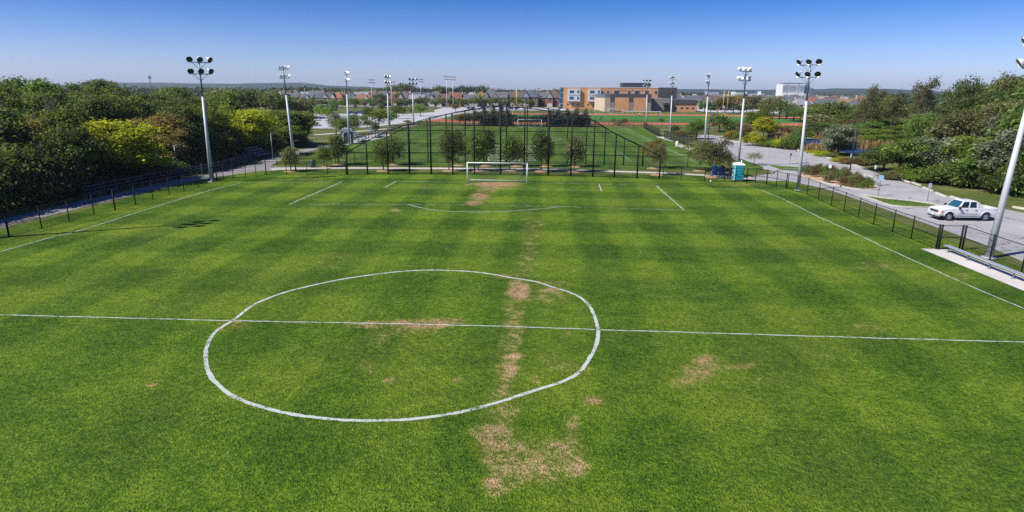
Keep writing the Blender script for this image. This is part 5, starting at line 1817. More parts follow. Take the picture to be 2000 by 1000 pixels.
# front street: px of the middle, roof, wall
FS = [(548, 'pale', 'tan'), (574, 'grey', 'siding'), (602, 'grey', 'brown'), (634, 'slate', 'siding'), (663, 'orange', 'orange'), (690, 'slate', 'grey'), (712, 'orange', 'tan'), (742, 'brown', 'brown'), (770, 'brown', 'red'), (793, 'brown', 'siding'), (815, 'pale', 'grey'), (843, 'slate', 'siding'), (868, 'brown', 'brown'), (888, 'red', 'orange'), (904, 'slate', 'brown'), (921, 'grey', 'siding'),
      (938, 'grey', 'siding')]
DN = {'pale': 'pale grey', 'grey': 'grey', 'slate': 'blue-grey', 'orange': 'orange-brown', 'brown': 'brown', 'red': 'red'}
WD = {'tan': 'tan brick', 'siding': 'white', 'brown': 'brown brick', 'orange': 'orange brick', 'grey': 'grey', 'red': 'red brick'}
for i, (px, rm, wm) in enumerate(FS):
    y_ = 425 + rh.uniform(-4, 4)
    x, _ = AY(px, 200, y_)
    house(x, y_, rh.uniform(-.12, .12), rh.randrange(4), BR[wm], RF[rm], 'two-storey %s house with %s roof, %s from the left facing the park' % (WD[wm], DN[rm], ORD[i]), rh.uniform(.80, .90), BR[rh.choice(['siding', 'grey', wm, wm])])
# broad terraces right of them
for i, (px, rm, wm, sc) in enumerate(((957, 'grey', 'siding', 1.12), (976, 'grey', 'grey', 1.0), (996, 'brown', 'brown', .95), (1016, 'brown', 'tan', 1.1), (1036, 'slate', 'brown', 1.1), (1058, 'grey', 'red', 1.0), (1082, 'brown', 'red', 1.05))):
    y_ = 440 + rh.uniform(-6, 6)
    x, _ = AY(px, 200, y_)
    house(x, y_, rh.uniform(-.1, .1), rh.randrange(4), BR[wm], RF[rm], 'terrace house of %s with %s roof, %s in the row left of the school' % (WD[wm], DN[rm], ORD[i]), sc)
# roofs of the streets behind
for i in range(26):
    px = 556 + i * 21.5 + rh.uniform(-5, 5)
    y_ = 478 + rh.uniform(-6, 6)
    x, _ = AY(px, 190, y_)
    rm, wm = rh.choice(['grey', 'brown', 'slate', 'pale', 'orange', 'brown', 'grey']), rh.choice(['siding', 'brown', 'tan', 'red'])
    house(x, y_, PI + rh.uniform(-.2, .2), rh.randrange(4), BR[wm], RF[rm], '%s roofed house, %s from the left in the street behind' % (DN[rm], ORD[i]), rh.uniform(.94, 1.02), None, 'houses of the far streets', False)
# houses right of the school and behind the belt of trees
HR = [(1322, 420, 'slate', 'tan', 1.0), (1338, 440, 'pale', 'tan', .9), (1352, 400, 'slate', 'siding', 1.0), (1372, 430, 'brown', 'brown', 1.0), (1388, 395, 'brown', 'siding', 1.0), (1406, 440, 'grey', 'tan', 1.0), (1398, 380, 'brown', 'red', .8), (1424, 450, 'pale', 'tan', 1.0), (1452, 460, 'brown', 'tan', 1.0), (1478, 450, 'slate', 'siding', 1.0), (1505, 460, 'slate', 'brown', 1.0), (1532, 440, 'brown', 'tan', 1.0),
      (1562, 330, 'pale', 'tan', .9), (1592, 345, 'red', 'orange', .95), (1612, 320, 'slate', 'tan', .95), (1634, 350, 'brown', 'tan', .9), (1655, 330, 'orange', 'brown', .9), (1668, 290, 'slate', 'red', .85), (1690, 330, 'grey', 'tan', .9), (1712, 310, 'brown', 'red', .85), (1548, 400, 'slate', 'siding', 1.0), (1580, 410, 'slate', 'tan', 1.0), (1625, 420, 'brown', 'tan', 1.0), (1680, 430, 'orange', 'tan', 1.0)]
HR.sort()
for i, (px, y_, rm, wm, sc) in enumerate(HR):
    x, _ = AY(px, 200, y_)
    house(x, y_, rh.uniform(-.5, .2), rh.randrange(4), BR[wm], RF[rm], '%s house with %s roof, %s from the school toward the right wood' % (WD[wm], DN[rm], ORD[i]), sc * .86, None, 'houses of the far streets', sc < .96)
# the far hillside of roofs
for i in range(34):
    px = 1330 + (i % 17) * 23 + rh.uniform(-9, 9)
    y_ = (560, 700)[i // 17] + rh.uniform(-25, 25)
    x, _ = AY(px, 190, y_)
    rm, wm = rh.choice(['grey', 'brown', 'slate', 'pale', 'brown']), rh.choice(['tan', 'siding', 'brown'])
    house(x, y_, rh.uniform(-.5, .5), rh.randrange(4), BR[wm], RF[rm], '%s roofed far house, %s of the %s hazy row right of school' % (DN[rm], ORD[i % 17], ('nearer', 'farther')[i // 17]), (.80, .86)[i // 17], None, 'houses of the far streets', False)

# ------------------------------------------------------------------ the school
def school():
    g = thing('school_building', 'long orange brick school with white window bays and dark rooftop block', 'school', (*G(1096, 213), 0), -YAW)
    D0 = G(1096, 213)
    # local frame: x along the facade, y away from the camera
    sx = lambda px, yy=0.0: (AYl(px, yy))
    R_ = Matrix.Rotation(-YAW, 3, 'Z')
    Ri = R_.inverted()
    base = Vector((D0[0], D0[1], 0))

    def AYl(px, yy, row_=200):
        """local x of the sight line px at local depth yy"""
        d = ray(px, row_)
        o_ = Ri @ (CAMP - base)
        dl = Ri @ d
        t_ = (yy - o_.y) / dl.y
        return o_.x + dl.x * t_, o_.z + dl.z * t_
    X = lambda px, yy=0: AYl(px, yy)[0]
    Z = lambda row_, yy=0, px=1200: AYl(px, yy, row_)[1]
    zt = Z(171.5)
    xl, xr = X(1100), X(1284)
    WB = MB().bb(xl, xr, 0, 22, 0, zt)
    wall = obj('wall', WB, BR['orange'], g)
    obj('parapet', MB().bb(xl - .1, xr + .1, -.12, 22.1, zt, zt + .35), M['trim'], g)
    # glass corner
    xa = X(1094.5)
    obj('glass_corner', MB().bb(xa, xl - .01, .4, 12, 0, zt + .2), M['blueglass'], g)
    fm = MB()
    for k in range(5):
        fm.bb(xa - .06, xl, .3, .38, k * zt / 4 - .08 + .1, k * zt / 4 + .08 + .1)
    obj('mullion', fm, M['trim'], g)
    # two white bays
    for px0, px1 in ((1109, 1132.5), (1148.5, 1172.5)):
        x0, x1 = X(px0), X(px1)
        z0, z1 = Z(198.5), Z(174)
        by = obj('window_bay', MB().bb(x0, x1, -1.3, -.01, z0, z1), plain('bay_cladding', (.55, .57, .62), .5, 0, .05, .4), g)
        zm = (z0 + z1) / 2
        obj('band', MB().bb(x0 - .03, x1 + .03, -1.36, -1.28, zm - .14, zm + .14), M['galv'], by)
        obj('base_band', MB().bb(x0 - .05, x1 + .05, -1.38, -1.2, z0 - .25, z0), M['darkplastic'], by)
        wd = x1 - x0
        for zc in (z0 + (zm - z0) * .55, zm + (z1 - zm) * .55):
            for f0, f1 in ((.10, .46), (.74, .88)):
                w_ = obj('window', MB().bb(x0 + wd * f0 - .12, x0 + wd * f1 + .12, -1.36, -1.31, zc - .95, zc + .95), M['trim'], by)
                obj('pane', MB().bb(x0 + wd * f0, x0 + wd * f1, -1.41, -1.36, zc - .83, zc + .83), M['blueglass'], w_) if False else None
                pn = MB()
                n_ = 3 if f1 - f0 > .2 else 1
                for q in range(n_):
                    a = x0 + wd * (f0 + (f1 - f0) * q / n_)
                    b = x0 + wd * (f0 + (f1 - f0) * (q + 1) / n_)
                    pn.bb(a + .06, b - .06, -1.41, -1.37, zc - .83, zc + .83)
                obj('window_pane', pn, M['blueglass'], by)
    # ground floor windows
    for px in (1109, 1119, 1129, 1149, 1169):
        x = X(px)
        w_ = obj('window', MB().bb(x - .7, x + .7, -.06, -.01, Z(206) , Z(202)), M['trim'], g)
        obj('pane', MB().bb(x - .58, x + .58, -.11, -.06, Z(205.6), Z(202.4)), M['glass'], w_)
    # top floor windows
    for px0, px1 in ((1184, 1188), (1198, 1208), (1225, 1230), (1238, 1248), (1258, 1266), (1277, 1282)):
        x0, x1 = X(px0), X(px1)
        w_ = obj('window', MB().bb(x0 - .12, x1 + .12, -.06, -.01, Z(182.8), Z(176.4)), M['trim'], g)
        pn = MB()
        n_ = max(1, round((x1 - x0) / 1.3))
        for q in range(n_):
            pn.bb(x0 + (x1 - x0) * q / n_ + .05, x0 + (x1 - x0) * (q + 1) / n_ - .05, -.11, -.06, Z(182.5), Z(176.8))
        obj('pane', pn, M['blueglass'], w_)
    obj('lintel_band', MB().bb(X(1198), X(1262), -.05, -.008, Z(177), Z(176.2)), BR['red'], g)
    # penthouse, dark tower block
    obj('rooftop_plant', MB().bb(X(1214, 8), X(1268, 8), 8, 18, zt + .002, Z(161.5, 8)), plain('penthouse_metal', (.035, .045, .055), .5, .2, .15, .3), g)
    obj('dark_block', MB().bb(xr + .01, X(1320), -.6, 20, 0, Z(171.5) + .4), BR['dark'], g)
    wl_ = MB()
    for z_ in range(5):
        wl_.bb(X(1283) + .4, X(1288), -.66, -.61, 8 + z_ * .9, 8.4 + z_ * .9)
    obj('louvre', wl_, M['galv'], g)
    # gymnasium
    yg = -46.0
    z1 = Z(183.5, yg)
    gx0, gx1 = X(1192, yg), X(1272, yg)
    obj('gym_wall', MB().bb(gx0, gx1, yg, -1.6, 0, z1), BR['dark'], g)
    obj('gym_end_wall', MB().bb(X(1181, yg), gx0 - .01, yg + .6, -1.6, 0, Z(192, yg)), BR['tan'], g)
    obj('gym_end_band', MB().bb(X(1181, yg) + .3, gx0 - .012, yg + .9, -2, Z(192, yg) + .002, Z(184.5, yg)), M['galv'], g)
    for px in (1183, 1186.5, 1190):
        x = X(px, yg)
        obj('pilaster', MB().bb(x - .35, x + .35, yg + .3, yg + .59, 0, Z(191, yg)), BR['tan'], g)
    for px0, px1 in ((1201, 1228.5), (1237.5, 1264)):
        obj('brick_panel', MB().bb(X(px0, yg), X(px1, yg), yg - .2, yg - .01, 0.3, Z(190.5, yg)), BR['orange'], g)
    for px0, px1 in ((1192, 1200.5), (1229, 1237), (1264.5, 1272)):
        obj('block_base', MB().bb(X(px0, yg), X(px1, yg), yg - .16, yg - .01, 0, Z(200, yg)), BR['stone'], g)
    # grey block wing and entrance
    obj('block_wing', MB().bb(gx1 + .01, X(1312, yg), yg + 4, -2, 0, Z(191.8, yg)), BR['stone'], g)
    obj('canopy', MB().bb(X(1298, yg), X(1316, yg), yg + .5, yg + 3.99, Z(204.5, yg), Z(201, yg)), M['darksteel'], g)
    obj('entrance_door', MB().bb(X(1301, yg), X(1309, yg), yg + 3.9, yg + 3.99, 0, Z(205, yg)), M['glass'], g)
    # low wing at the right
    x0, x1 = X(1312, yg) + .01, X(1367.5, yg)
    obj('low_wing', MB().bb(x0, x1, yg + 6, -6, 0, Z(203.2, yg)), BR['orange'], g)
    obj('low_wing_band', MB().bb(x0 + .02, x1 + .3, yg + 5.7, -5.8, Z(203.2, yg) + .002, Z(194.5, yg)), BR['dark'], g)
    for px in (1320, 1332, 1343, 1354):
        x = X(px, yg + 6)
        w_ = obj('window', MB().bb(x - .8, x + .8, yg + 5.94, yg + 5.99, Z(212.5, yg), Z(209, yg)), M['trim'], g)
        obj('pane', MB().bb(x - .68, x + .68, yg + 5.89, yg + 5.94, Z(212.2, yg), Z(209.3, yg)), M['glass'], w_)


school()

# ------------------------------------------------------------------ far big buildings
def far_building():
    Y = 1450
    g = thing('hospital_building', 'big white multi-storey building on the skyline right of the school', 'building', (AY(1555, 190, Y)[0], Y, 0))
    bx = AY(1555, 190, Y)[0]
    X = lambda px: AY(px, 185, Y)[0] - bx
    Z = lambda r_: AY(1555, r_, Y)[1]
    wt = plain('pale_precast', (.66, .66, .67), .6, 0, .05, .02)
    obj('wall', MB().bb(X(1527), X(1570), 0, 40, 0, Z(164.5)), wt, g)
    obj('side_wall', MB().bb(X(1570) + .1, X(1582), 6, 40, 0, Z(161.5)), plain('blue_grey_precast', (.28, .32, .40), .5), g)
    obj('stair_tower', MB().bb(X(1582) + .1, X(1589), 4, 34, 0, Z(172)), plain('dark_blue_cladding', (.10, .14, .2), .4), g)
    obj('roof_plant', MB().bb(X(1532), X(1568), 6, 30, Z(164.5) + .05, Z(161.8)), M['galv'], g)
    for px0, px1 in ((1534.5, 1537.5), (1556, 1559)):
        obj('glazed_slot', MB().bb(X(px0), X(px1), -.6, -.05, Z(181), Z(165.5)), plain('slot_glass', (.22, .24, .24), .3), g)
    for k in range(6):
        zc = Z(167.5 + k * 2.4)
        for px0, px1 in ((1527.6, 1534), (1539, 1554.5), (1560.5, 1569.4)):
            obj('window', MB().bb(X(px0), X(px1), -.45, -.05, zc - .7, zc + .7), plain('strip_glass', (.20, .25, .32), .2) if k == 0 and px0 < 1530 else bpy.data.materials['strip_glass'], g)
        obj('window', MB().bb(X(1571.5), X(1581), 5.5, 5.95, zc - 1, zc + 1), M['blueglass'], g)
    obj('podium', MB().bb(X(1524), X(1572), -14, -1, 0, Z(183)), wt, g)


far_building()


def low_block(px0, px1, top, Y, label, col, band):
    x0, x1 = AY(px0, 185, Y)[0], AY(px1, 185, Y)[0]
    zt = AY(px0, top, Y)[1]
    g = thing('office_block', label, 'building', (x0, Y, 0))
    W_ = x1 - x0
    obj('wall', MB().bb(0, W_, 0, 30, 0, zt), col, g)
    obj('roof', MB().bb(-1, W_ + 1, -1, 31, zt + .05, zt + 1.2), M['galv'], g)
    for z_ in (zt - 3.2, zt - 7.4):
        if band:
            pn = MB()
            n_ = 6
            for q in range(n_):
                pn.bb(W_ * (q + .12) / n_, W_ * (q + .88) / n_, -.4, -.05, z_ - 1.0, z_ + 1.0)
            obj('window', pn, M['blueglass'], g)


wt = plain('far_white_wall', (.6, .61, .63), .6, 0, .05, .02)
low_block(1436, 1455, 178.5, 1250, 'low white block on the skyline left of the big white building', wt, False)
low_block(1458, 1484, 178, 1260, 'low blue windowed block on the skyline beside a white one', plain('far_blue_wall', (.38, .44, .52), .5), True)
low_block(1486, 1493, 177.5, 1240, 'narrow pale block at the right end of the skyline pair', wt, True)
low_block(1384, 1404, 176.8, 1200, 'long dark blue roofed hall on the skyline near the school', plain('far_grey_wall', (.3, .34, .4), .5), False)

# lattice mast above the left wood
x, zt = AY(292, 149, 620)
g = thing('radio_mast', 'thin lattice radio mast rising above the left wood', 'mast', (x, 620, 0))
mb = MB()
for k in range(3):
    a = k * 2.094
    mb.tube((1.1 * math.cos(a), 1.1 * math.sin(a), 0), (.7 * math.cos(a), .7 * math.sin(a), zt), .14, .1, 5)
for i in range(int(zt / 1.6)):
    for k in range(3):
        a, b = k * 2.094, (k + 1) * 2.094
        mb.tube((1.0 * math.cos(a), 1.0 * math.sin(a), i * 1.6), (.95 * math.cos(b), .95 * math.sin(b), i * 1.6 + 1.6), .06, .06, 4)
obj('lattice', mb, M['galv'], g)
an = MB()
for k in range(4):
    an.box((1.2 * math.cos(k * 1.57), 1.2 * math.sin(k * 1.57), zt - 1.2), (.5, .5, 2.6))
an.tube((0, 0, zt), (0, 0, zt + 2.5), .09)
obj('antenna', an, M['darksteel'], g)

# ------------------------------------------------------------------ pickup
def pickup(loc, rz, sc):
    g = thing('pickup_truck', 'white four-door pickup parked on the road behind the right fence', 'pickup', loc, rz, None, (sc,) * 3)
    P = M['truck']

    def arch(xc, r_, z0, n=8):
        a0 = math.asin(max(-1, min(1, (z0 - .40) / r_)))
        return [(xc + r_ * math.cos(a), .40 + r_ * math.sin(a)) for a in [a0 + (PI - 2 * a0) * i / n for i in range(n + 1)]]
    # cab and front: side outline extruded
    top = [(-.95, 1.22), (1.05, 1.22), (1.15, 1.235), (1.9, 1.20), (2.45, 1.12), (2.72, 1.03), (2.80, .92), (2.82, .62), (2.70, .50)]
    low = [(2.45, .50)] + arch(1.85, .52, .50)[0:] + [(1.25, .42), (-.95, .42)]
    b = MB().prism(top + low, 'y', -.98, .98)
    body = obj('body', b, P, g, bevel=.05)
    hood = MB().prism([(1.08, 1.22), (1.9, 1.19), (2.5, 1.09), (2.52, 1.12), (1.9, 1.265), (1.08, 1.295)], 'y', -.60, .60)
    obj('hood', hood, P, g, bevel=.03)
    # bed
    sd_ = [(-.97, 1.26), (-.97, .42), (-1.30, .45)] + arch(-1.85, .52, .50) + [(-2.40, .50), (-2.95, .55), (-2.97, 1.26)]
    for s in (-1, 1):
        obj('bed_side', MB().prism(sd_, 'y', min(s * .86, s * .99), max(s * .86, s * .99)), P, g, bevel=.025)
        fl = MB()
        A = arch(-1.85, .58, .46, 10)
        Bq = arch(-1.85, .51, .46, 10)
        for i in range(10):
            fl.add([(A[i][0], s * 1.03, A[i][1]), (A[i + 1][0], s * 1.03, A[i + 1][1]), (Bq[i + 1][0], s * 1.04, Bq[i + 1][1]), (Bq[i][0], s * 1.04, Bq[i][1]), (A[i][0], s * .96, A[i][1]), (A[i + 1][0], s * .96, A[i + 1][1])], [(0, 1, 2, 3), (0, 4, 5, 1)])
        A = arch(1.85, .58, .46, 10)
        Bq = arch(1.85, .51, .46, 10)
        for i in range(10):
            fl.add([(A[i][0], s * 1.02, A[i][1]), (A[i + 1][0], s * 1.02, A[i + 1][1]), (Bq[i + 1][0], s * 1.03, Bq[i + 1][1]), (Bq[i][0], s * 1.03, Bq[i][1]), (A[i][0], s * .96, A[i][1]), (A[i + 1][0], s * .96, A[i + 1][1])], [(0, 1, 2, 3), (0, 4, 5, 1)])
        obj('fender_flare', fl, P, g)
    bf = MB().bb(-2.93, -.98, -.86, .86, .68, .76).bb(-1.04, -.975, -.86, .86, .76, 1.24)
    obj('bed', bf, M['darkplastic'], g)
    lin = MB().bb(-1.5, -1.05, -.8, .8, .765, 1.18)
    obj('toolbox', lin, plain('navy_toolbox', (.02, .035, .12), .4), g, bevel=.02)
    obj('tailgate', MB().bb(-2.98, -2.90, -.858, .858, .62, 1.26), P, g, bevel=.02)
    obj('rear_bumper', MB().bb(-3.12, -2.99, -.93, .93, .48, .68), M['chrome'], g, bevel=.03)
    # cab greenhouse
    zb, zt_ = 1.222, 1.93
    bt = [(-.95, .955), (1.08, .955)]
    tp = [(-.72, .74), (.30, .72)]
    vs = [(-.95, -.955, zb), (1.08, -.955, zb), (1.08, .955, zb), (-.95, .955, zb), (-.84, -.79, zt_ - .03), (.46, -.77, zt_ - .03), (.46, .77, zt_ - .03), (-.84, .79, zt_ - .03), (-.72, -.6, zt_), (.30, -.6, zt_), (.30, .6, zt_), (-.72, .6, zt_)]
    fs = [(0, 1, 5, 4), (1, 2, 6, 5), (2, 3, 7, 6), (3, 0, 4, 7), (4, 5, 9, 8), (5, 6, 10, 9), (6, 7, 11, 10), (7, 4, 8, 11), (8, 9, 10, 11)]
    cabm = MB().add(vs, fs)
    obj('cab', cabm, P, g, bevel=.02)

    def on(face, u0, u1, v0, v1, off, n=1):
        """quad on a face given by its 4 corners (bottom a,b, top c,d), in face fractions"""
        A_, B_, C_, D_ = [Vector(vs[i]) for i in face]
        nr = (B_ - A_).cross(D_ - A_).normalized()

        def q(u, v):
            return A_.lerp(B_, u).lerp(D_.lerp(C_, u), v) + nr * off
        return [q(*u0), q(*u1), q(*v0), q(*v1)]
    ws = MB().add(on((1, 2, 6, 5), (.05, .06), (.95, .06), (.94, .93), (.06, .93), .012), [(0, 1, 2, 3)])
    obj('windshield', ws, M['blueglass'], g)
    rw_ = MB().add(on((3, 0, 4, 7), (.1, .15), (.9, .15), (.9, .9), (.1, .9), .012), [(0, 1, 2, 3)])
    obj('rear_window', rw_, M['glass'], g)
    for face, flip in (((0, 1, 5, 4), 0), ((2, 3, 7, 6), 1)):
        for (u0, u1, ut0, ut1) in ((.08, .44, .06, .46), (.51, .90, .56, .95)):
            if flip:
                c = [(1 - u1, .10), (1 - u0, .10), (1 - ut0, .90), (1 - ut1, .90)]
            else:
                c = [(u0, .10), (u1, .10), (ut1, .90), (ut0, .90)]
            obj('side_window', MB().add(on(face, *c, .012), [(0, 1, 2, 3)]), M['glass'], g)
    for s in (-1, 1):
        y = s * .985
        for (x0, x1) in ((-.90, .02), (.05, 1.10)):
            dr = MB().bb(x0, x1, min(y, y + s * .012), max(y, y + s * .012), .50, 1.20)
            d_ = obj('door', dr, P, g, bevel=.006)
            hx = x0 + .14
            obj('handle', MB().bb(hx - .10, hx + .10, min(y + s * .01, y + s * .045), max(y + s * .01, y + s * .045), 1.02, 1.07), M['darkplastic'], d_)
            obj('shade_strip', MB().bb(x0 + .02, x1 - .02, min(y + s * .01, y + s * .03), max(y + s * .01, y + s * .03), .70, .76), M['greyplastic'], d_)  # grey strip standing in for shade on the lower doors
        obj('sill', MB().bb(-1.28, 1.24, min(y - s * .06, y + s * .05), max(y - s * .06, y + s * .05), .34, .42), M['greyplastic'], g)  # rocker strip in grey, adding to the painted lower shade
        obj('mirror', MB().box((1.00, s * 1.13, 1.30), (.16, .24, .22)).tube((.95, s * .95, 1.26), (1.0, s * 1.1, 1.28), .03), M['darkplastic'], g, bevel=.03)
        obj('headlight', MB().bb(2.60, 2.815, min(s * .66, s * .97), max(s * .66, s * .97), .80, .99), plain('headlight_lens', (.6, .62, .64), .12, .2, .05), g, bevel=.02)
        obj('turn_signal', MB().bb(2.50, 2.70, min(s * .955, s * .995), max(s * .955, s * .995), .78, .98), M['amber'], g)
        obj('tail_light', MB().bb(-2.99, -2.86, min(s * .93, s * 1.0), max(s * .93, s * 1.0), .84, 1.18), M['red'], g)
        obj('fender_badge', MB().bb(-2.78, -2.50, min(s * .99, s * 1.0), max(s * .99, s * 1.0), 1.10, 1.135), M['darkplastic'], g)
    gm = MB().bb(2.78, 2.835, -.62, .62, .76, 1.0)
    gr_ = obj('grille', gm, M['darkplastic'], g)
    br = MB()
    for z_ in (.82, .88, .94):
        br.bb(2.83, 2.85, -.6, .6, z_ - .008, z_ + .008)
    obj('grille_bar', br, M['chrome'], gr_)
    obj('front_bumper', MB().bb(2.62, 2.93, -.97, .97, .42, .66), M['greyplastic'], g, bevel=.05)
    obj('air_dam', MB().bb(2.66, 2.86, -.90, .90, .26, .42), M['darkplastic'], g, bevel=.03)
    obj('number_plate', MB().bb(2.935, 2.945, -.18, .18, .50, .62), M['white'], g)
    for xw in (1.85, -1.85):
        obj('wheel_well', MB().bb(xw - .52, xw + .52, -.84, .84, .36, .98), M['rubber'], g)
        for s in (-1, 1):
            T = Matrix.Translation((xw, s * .86, .40)) @ Matrix.Rotation(-s * PI / 2, 4, 'X')
            ty = obj('wheel', MB().lathe([(.22, -.13), (.36, -.14), (.40, -.09), (.40, .09), (.36, .14), (.25, .135), (.24, .06)], T, 24), M['rubber'], g, True)
            rmm = MB().lathe([(.25, .13), (.245, .09), (.20, .06), (.06, .085), (0, .09)], T, 20)
            for q in range(6):
                a = q * PI / 3
                p0 = T @ Vector((.05 * math.cos(a), .05 * math.sin(a), .10))
                p1 = T @ Vector((.235 * math.cos(a), .235 * math.sin(a), .115))
                rmm.tube(p0, p1, .03, .035, 6)
            obj('rim', rmm, M['rim'], ty)
    return g


pickup((43.6, 29.3, 0.010), PI + .04, .87).scale.z = .92

# ------------------------------------------------------------------ parked cars far away
def car_parts():
    side = [(2.15, .35), (2.2, .62), (1.95, .80), (1.0, .90), (.35, 1.38), (-.9, 1.42), (-1.75, .98), (-2.15, .92), (-2.2, .40), (-1.75, .30), (-1.05, .30), (1.0, .30), (1.75, .30)]
    body = MB().prism(side, 'y', -.85, .85).mesh('body')
    gl = MB()
    for s in (-1, 1):
        y = s * .856
        gl.add([(.85, y, .93), (.30, y, 1.30), (-.85, y, 1.34), (-1.5, y, .98)], [(0, 1, 2, 3)])
    gl.add([(1.0, -.75, .935), (1.0, .75, .935), (.40, .68, 1.37), (.40, -.68, 1.37)], [(0, 1, 2, 3)])
    gl.add([(-1.72, -.72, 1.02), (-1.72, .72, 1.02), (-.98, .66, 1.42), (-.98, -.66, 1.42)], [(0, 1, 2, 3)])
    for v in range(8, 16):
        x, y, z = gl.v[v]
        gl.v[v] = (x + (.02 if x > 0 else -.02), y, z + .02)
    wh = []
    for xw in (1.38, -1.38):
        for s in (-1, 1):
            T = Matrix.Translation((xw, s * .78, .32)) @ Matrix.Rotation(-s * PI / 2, 4, 'X')
            wh.append(MB().lathe([(0, -.1), (.3, -.1), (.32, 0), (.3, .1), (.18, .11), (0, .09)], T, 12).mesh('wheel', M['rubber'], True))
    body.materials.append(CARS[0])
    return body, gl.mesh('window', M['glass']), wh


CB, CG, CW = car_parts()
NMC = ['white', 'silver', 'black', 'blue', 'grey', 'red', 'navy']


def car(x, y, rz, k, label, grp, van=False):
    g = thing('parked_car', label, 'car', (x, y, 0.02), rz, grp, (1, 1, 1.25 if van else 1))
    obj('body', CB, CARS[k], g)
    obj('window', CG, None, g)
    for w_ in CW:
        obj('wheel', w_, None, g)


rc = random.Random(4)
i = 0
for rowi, (y_, pxs, where) in enumerate(((352, [916, 924, 934, 943, 953, 962, 972, 981, 990, 999, 1008, 1017], 'nearer row'), (368, [944, 952, 961, 969, 977, 986, 994, 1012, 1020, 1036, 1048], 'farther row'))):
    for j, px in enumerate(pxs):
        x, _ = AY(px, 210, y_)
        k = [3, 2, 0, 3, 0, 1, 0, 2, 0, 3, 3, 0, 6, 1][(j + 3 * rowi) % 14]
        car(x, y_ + rc.uniform(-.6, .6), PI / 2 + rc.uniform(-.05, .05), k, '%s car, %s from the left in the %s of the lot before the houses' % (NMC[k], ORD[j], where), 'cars parked before the houses', j % 4 == 2)
for j, (px, py, k, rz) in enumerate(((688, 223, 6, .2), (703, 223, 3, .1), (716, 224, 2, .1), (1392, 216, 2, 0), (1402, 215, 4, .1), (1412, 215, 0, 0), (1424, 216, 2, .1), (1438, 215, 6, 0), (752, 206, 0, .1), (775, 205, 1, 0), (1112, 213, 5, .2))):
    x, y_ = G(px, py)
    car(x, y_, rz, k, '%s car standing by itself, %s counted from the left of the far lots' % (NMC[k], ORD[sorted([688, 703, 716, 752, 775, 1112, 1392, 1402, 1412, 1424, 1438]).index(px)]), 'scattered parked cars')
# delivery truck and dark shed in the left lot
x, y_ = G(616, 222)
g = thing('box_truck', 'white box truck with dark cab in the left car park', 'truck', (x, y_, 0.02), .15)
obj('cargo_box', MB().bb(-3.2, 2.0, -1.15, 1.15, .8, 3.2), M['white'], g, bevel=.04)
obj('cab', MB().prism([(2.1, .5), (3.6, .5), (3.7, 1.2), (3.3, 2.2), (2.1, 2.3)], 'y', -1.05, 1.05), CARS[0], g, bevel=.05)
obj('windshield', MB().add([(3.70, -.95, 1.25), (3.70, .95, 1.25), (3.33, .9, 2.15), (3.33, -.9, 2.15)], [(0, 1, 2, 3)]), M['glass'], g)
for xw in (-2, 2.7):
    for s in (-1, 1):
        T = Matrix.Translation((xw, s * 1.0, .45)) @ Matrix.Rotation(-s * PI / 2, 4, 'X')
        obj('wheel', MB().lathe([(0, -.14), (.42, -.14), (.45, 0), (.42, .14), (0, .12)], T, 14), M['rubber'], g, True)
x, y_ = G(642, 216)
g = thing('storage_container', 'dark blue storage container at the edge of the left car park', 'container', (x, y_, 0.02), .1)
cm = plain('container_blue', (.05, .075, .10), .5, .1, .15, .5)
mbc = MB().bb(-4.5, 4.5, -1.3, 1.3, .1, 2.8)
for q in range(22):
    mbc.bb(-4.4 + q * .41, -4.22 + q * .41, -1.36, -1.3, .25, 2.6)
obj('box', mbc, cm, g)
obj('door', MB().bb(4.5, 4.56, -1.2, 1.2, .2, 2.7), M['galv'], g)

# ------------------------------------------------------------------ people on the far field
def skin_body(joints, edges, rad):
    me = bpy.data.meshes.new('body')
    me.from_pydata(joints, edges, [])
    o = bpy.data.objects.new('tmp_person', me)
    COL.objects.link(o)
    md = o.modifiers.new('s', 'SKIN')
    for i, r_ in enumerate(rad):
        me.skin_vertices[0].data[i].radius = (r_, r_)
    me.skin_vertices[0].data[0].use_root = True
    sb = o.modifiers.new('d', 'SUBSURF')
    sb.levels = 1
    dg = bpy.context.evaluated_depsgraph_get()
    out = bpy.data.meshes.new_from_object(o.evaluated_get(dg))
    bpy.data.objects.remove(o)
    out.name = 'body'
    return out


SKIN = plain('skin', (.42, .26, .19), .6, 0, .05, 4)


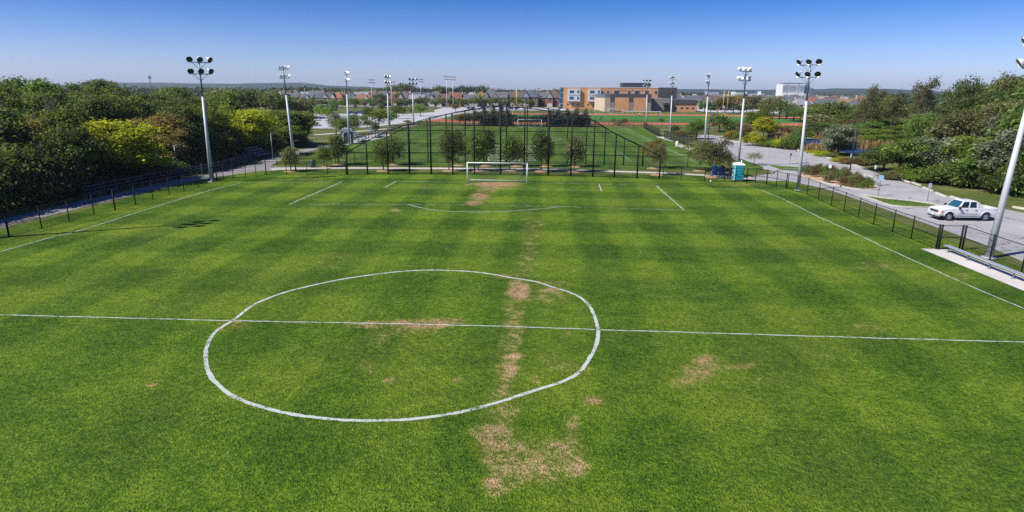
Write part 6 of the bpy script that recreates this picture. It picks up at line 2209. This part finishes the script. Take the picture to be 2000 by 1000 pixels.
def person_parts(stride, armswing):
    J = [(0, 0, .95), (0, .01, 1.18), (0, .0, 1.42), (0, .01, 1.52), (0, -.02, 1.66), (0, -.01, 1.76),
         (-.10, 0, .90), (-.12, -stride * .5, .50), (-.12, -stride, .09), (-.12, -stride - .14, .04), (.10, 0, .90), (.12, stride * .35, .50), (.12, stride + .06, .10), (.12, stride - .08, .04),
         (-.20, 0, 1.42), (-.25, armswing * .5, 1.14), (-.24, armswing - .12, .92), (-.24, armswing - .20, .84), (.20, 0, 1.42), (.25, -armswing * .5, 1.14), (.24, -armswing - .12, .92), (.24, -armswing - .20, .84)]
    E = [(0, 1), (1, 2), (2, 3), (3, 4), (4, 5), (0, 6), (6, 7), (7, 8), (8, 9), (0, 10), (10, 11), (11, 12), (12, 13), (2, 14), (14, 15), (15, 16), (16, 17), (2, 18), (18, 19), (19, 20), (20, 21)]
    rd = [.13, .125, .13, .055, .10, .07, .095, .065, .045, .035, .095, .065, .045, .035, .06, .045, .032, .035, .06, .045, .032, .035]
    b = skin_body(J, E, rd)
    b.materials.clear()
    b.materials.append(SKIN)
    sh = skin_body([(0, 0, .93), (0, .01, 1.18), (0, 0, 1.43), (-.20, 0, 1.42), (-.235, armswing * .35, 1.22), (.20, 0, 1.42), (.235, -armswing * .35, 1.22)], [(0, 1), (1, 2), (2, 3), (3, 4), (2, 5), (5, 6)], [.15, .145, .145, .075, .065, .075, .065])
    sh.name = 'shirt'
    tr_ = skin_body([(0, 0, .95), J[6], J[7], tuple(Vector(J[7]).lerp(Vector(J[8]), .7)), J[10], J[11], tuple(Vector(J[11]).lerp(Vector(J[12]), .7))], [(0, 1), (1, 2), (2, 3), (0, 4), (4, 5), (5, 6)], [.145, .11, .08, .065, .11, .08, .065])
    tr_.name = 'trousers'
    hr = MB().lathe([(0, .13), (.07, .11), (.105, .05), (.11, -.02), (.095, -.07)], Matrix.Translation((0, .01, 1.70)), 10).mesh('hair', None, True)
    for q in (sh, tr_, hr):
        q.materials.clear()
        q.materials.append(M['darkplastic'])
    return b, sh, tr_, hr


PP = [person_parts(.22, .16), person_parts(.06, .05), person_parts(.36, .22)]
CL = {'red': plain('red_shirt', (.45, .03, .03), .8), 'white': plain('white_shirt', (.75, .75, .75), .8), 'black': plain('black_cloth', (.012, .012, .015), .8), 'grey': plain('grey_cloth', (.2, .21, .23), .8)}
PE = [(1098, 226, 'red', 'black'), (1106, 225, 'white', 'black'), (1113, 227, 'red', 'grey'), (1121, 225, 'white', 'black'), (1128, 228, 'red', 'black'), (1135, 226, 'white', 'grey'), (1142, 228, 'white', 'black'), (1149, 227, 'red', 'black'), (1153, 229, 'white', 'black'), (1158, 226, 'red', 'grey'), (1163, 233, 'black', 'black'), (1172, 236, 'black', 'black'), (1176, 235, 'black', 'black'), (1242, 226, 'black', 'black'), (1249, 228, 'white', 'black'), (1258, 228, 'black', 'black'), (1285, 229, 'black', 'black'), (1290, 227, 'white', 'grey'), (1360, 218, 'white', 'grey')]
for i, (px, py, a, b_) in enumerate(PE):
    x, y_ = G(px, py)
    g = thing('person', 'person in %s shirt and %s trousers on the far field, %s from the left' % (a, b_, ORD[i]), 'person', (x, y_, .015), rc.uniform(0, 6.28), 'players on the far field')
    P4 = PP[i % 3]
    obj('body', P4[0], None, g, True)
    obj('shirt', P4[1], CL[a], g, True)
    obj('trousers', P4[2], CL[b_], g, True)
    obj('hair', P4[3], None, g, True)
# long pale equipment fence behind the track
x0, x1 = AY(1216, 220, 303)[0], AY(1291, 220, 303)[0]
g = thing('pole_vault_mat', 'long white barrier rail behind the track before the school', 'barrier', (x0, 303, 0))
g.name = 'barrier_rail'
obj('rail', MB().bb(0, x1 - x0, -.08, .08, 1.0, 1.25), M['white'], g)
for k in range(9):
    obj('post', MB().tube(((x1 - x0) * k / 8, 0, 0), ((x1 - x0) * k / 8, 0, 1.0), .06), M['white'], g)
# ------------------------------------------------------------------ the air
hz = NT('haze_air')
pv = hz.n('ShaderNodeVolumePrincipled')
pv.inputs['Color'].default_value = (0.70, 0.80, 1.0, 1)
pv.inputs['Density'].default_value = 0.00010
pv.inputs['Anisotropy'].default_value = 0.2
hz.t.links.new(pv.outputs[0], hz.out.inputs['Volume'])
hb = MB().bb(-5600, 5600, -300, 5000, -1.5, 75)
o = obj('haze', hb, hz.m)
tag(o, 'thin blue haze over the whole ground', 'haze', None, 'stuff')
S.cycles.volume_bounces = 0
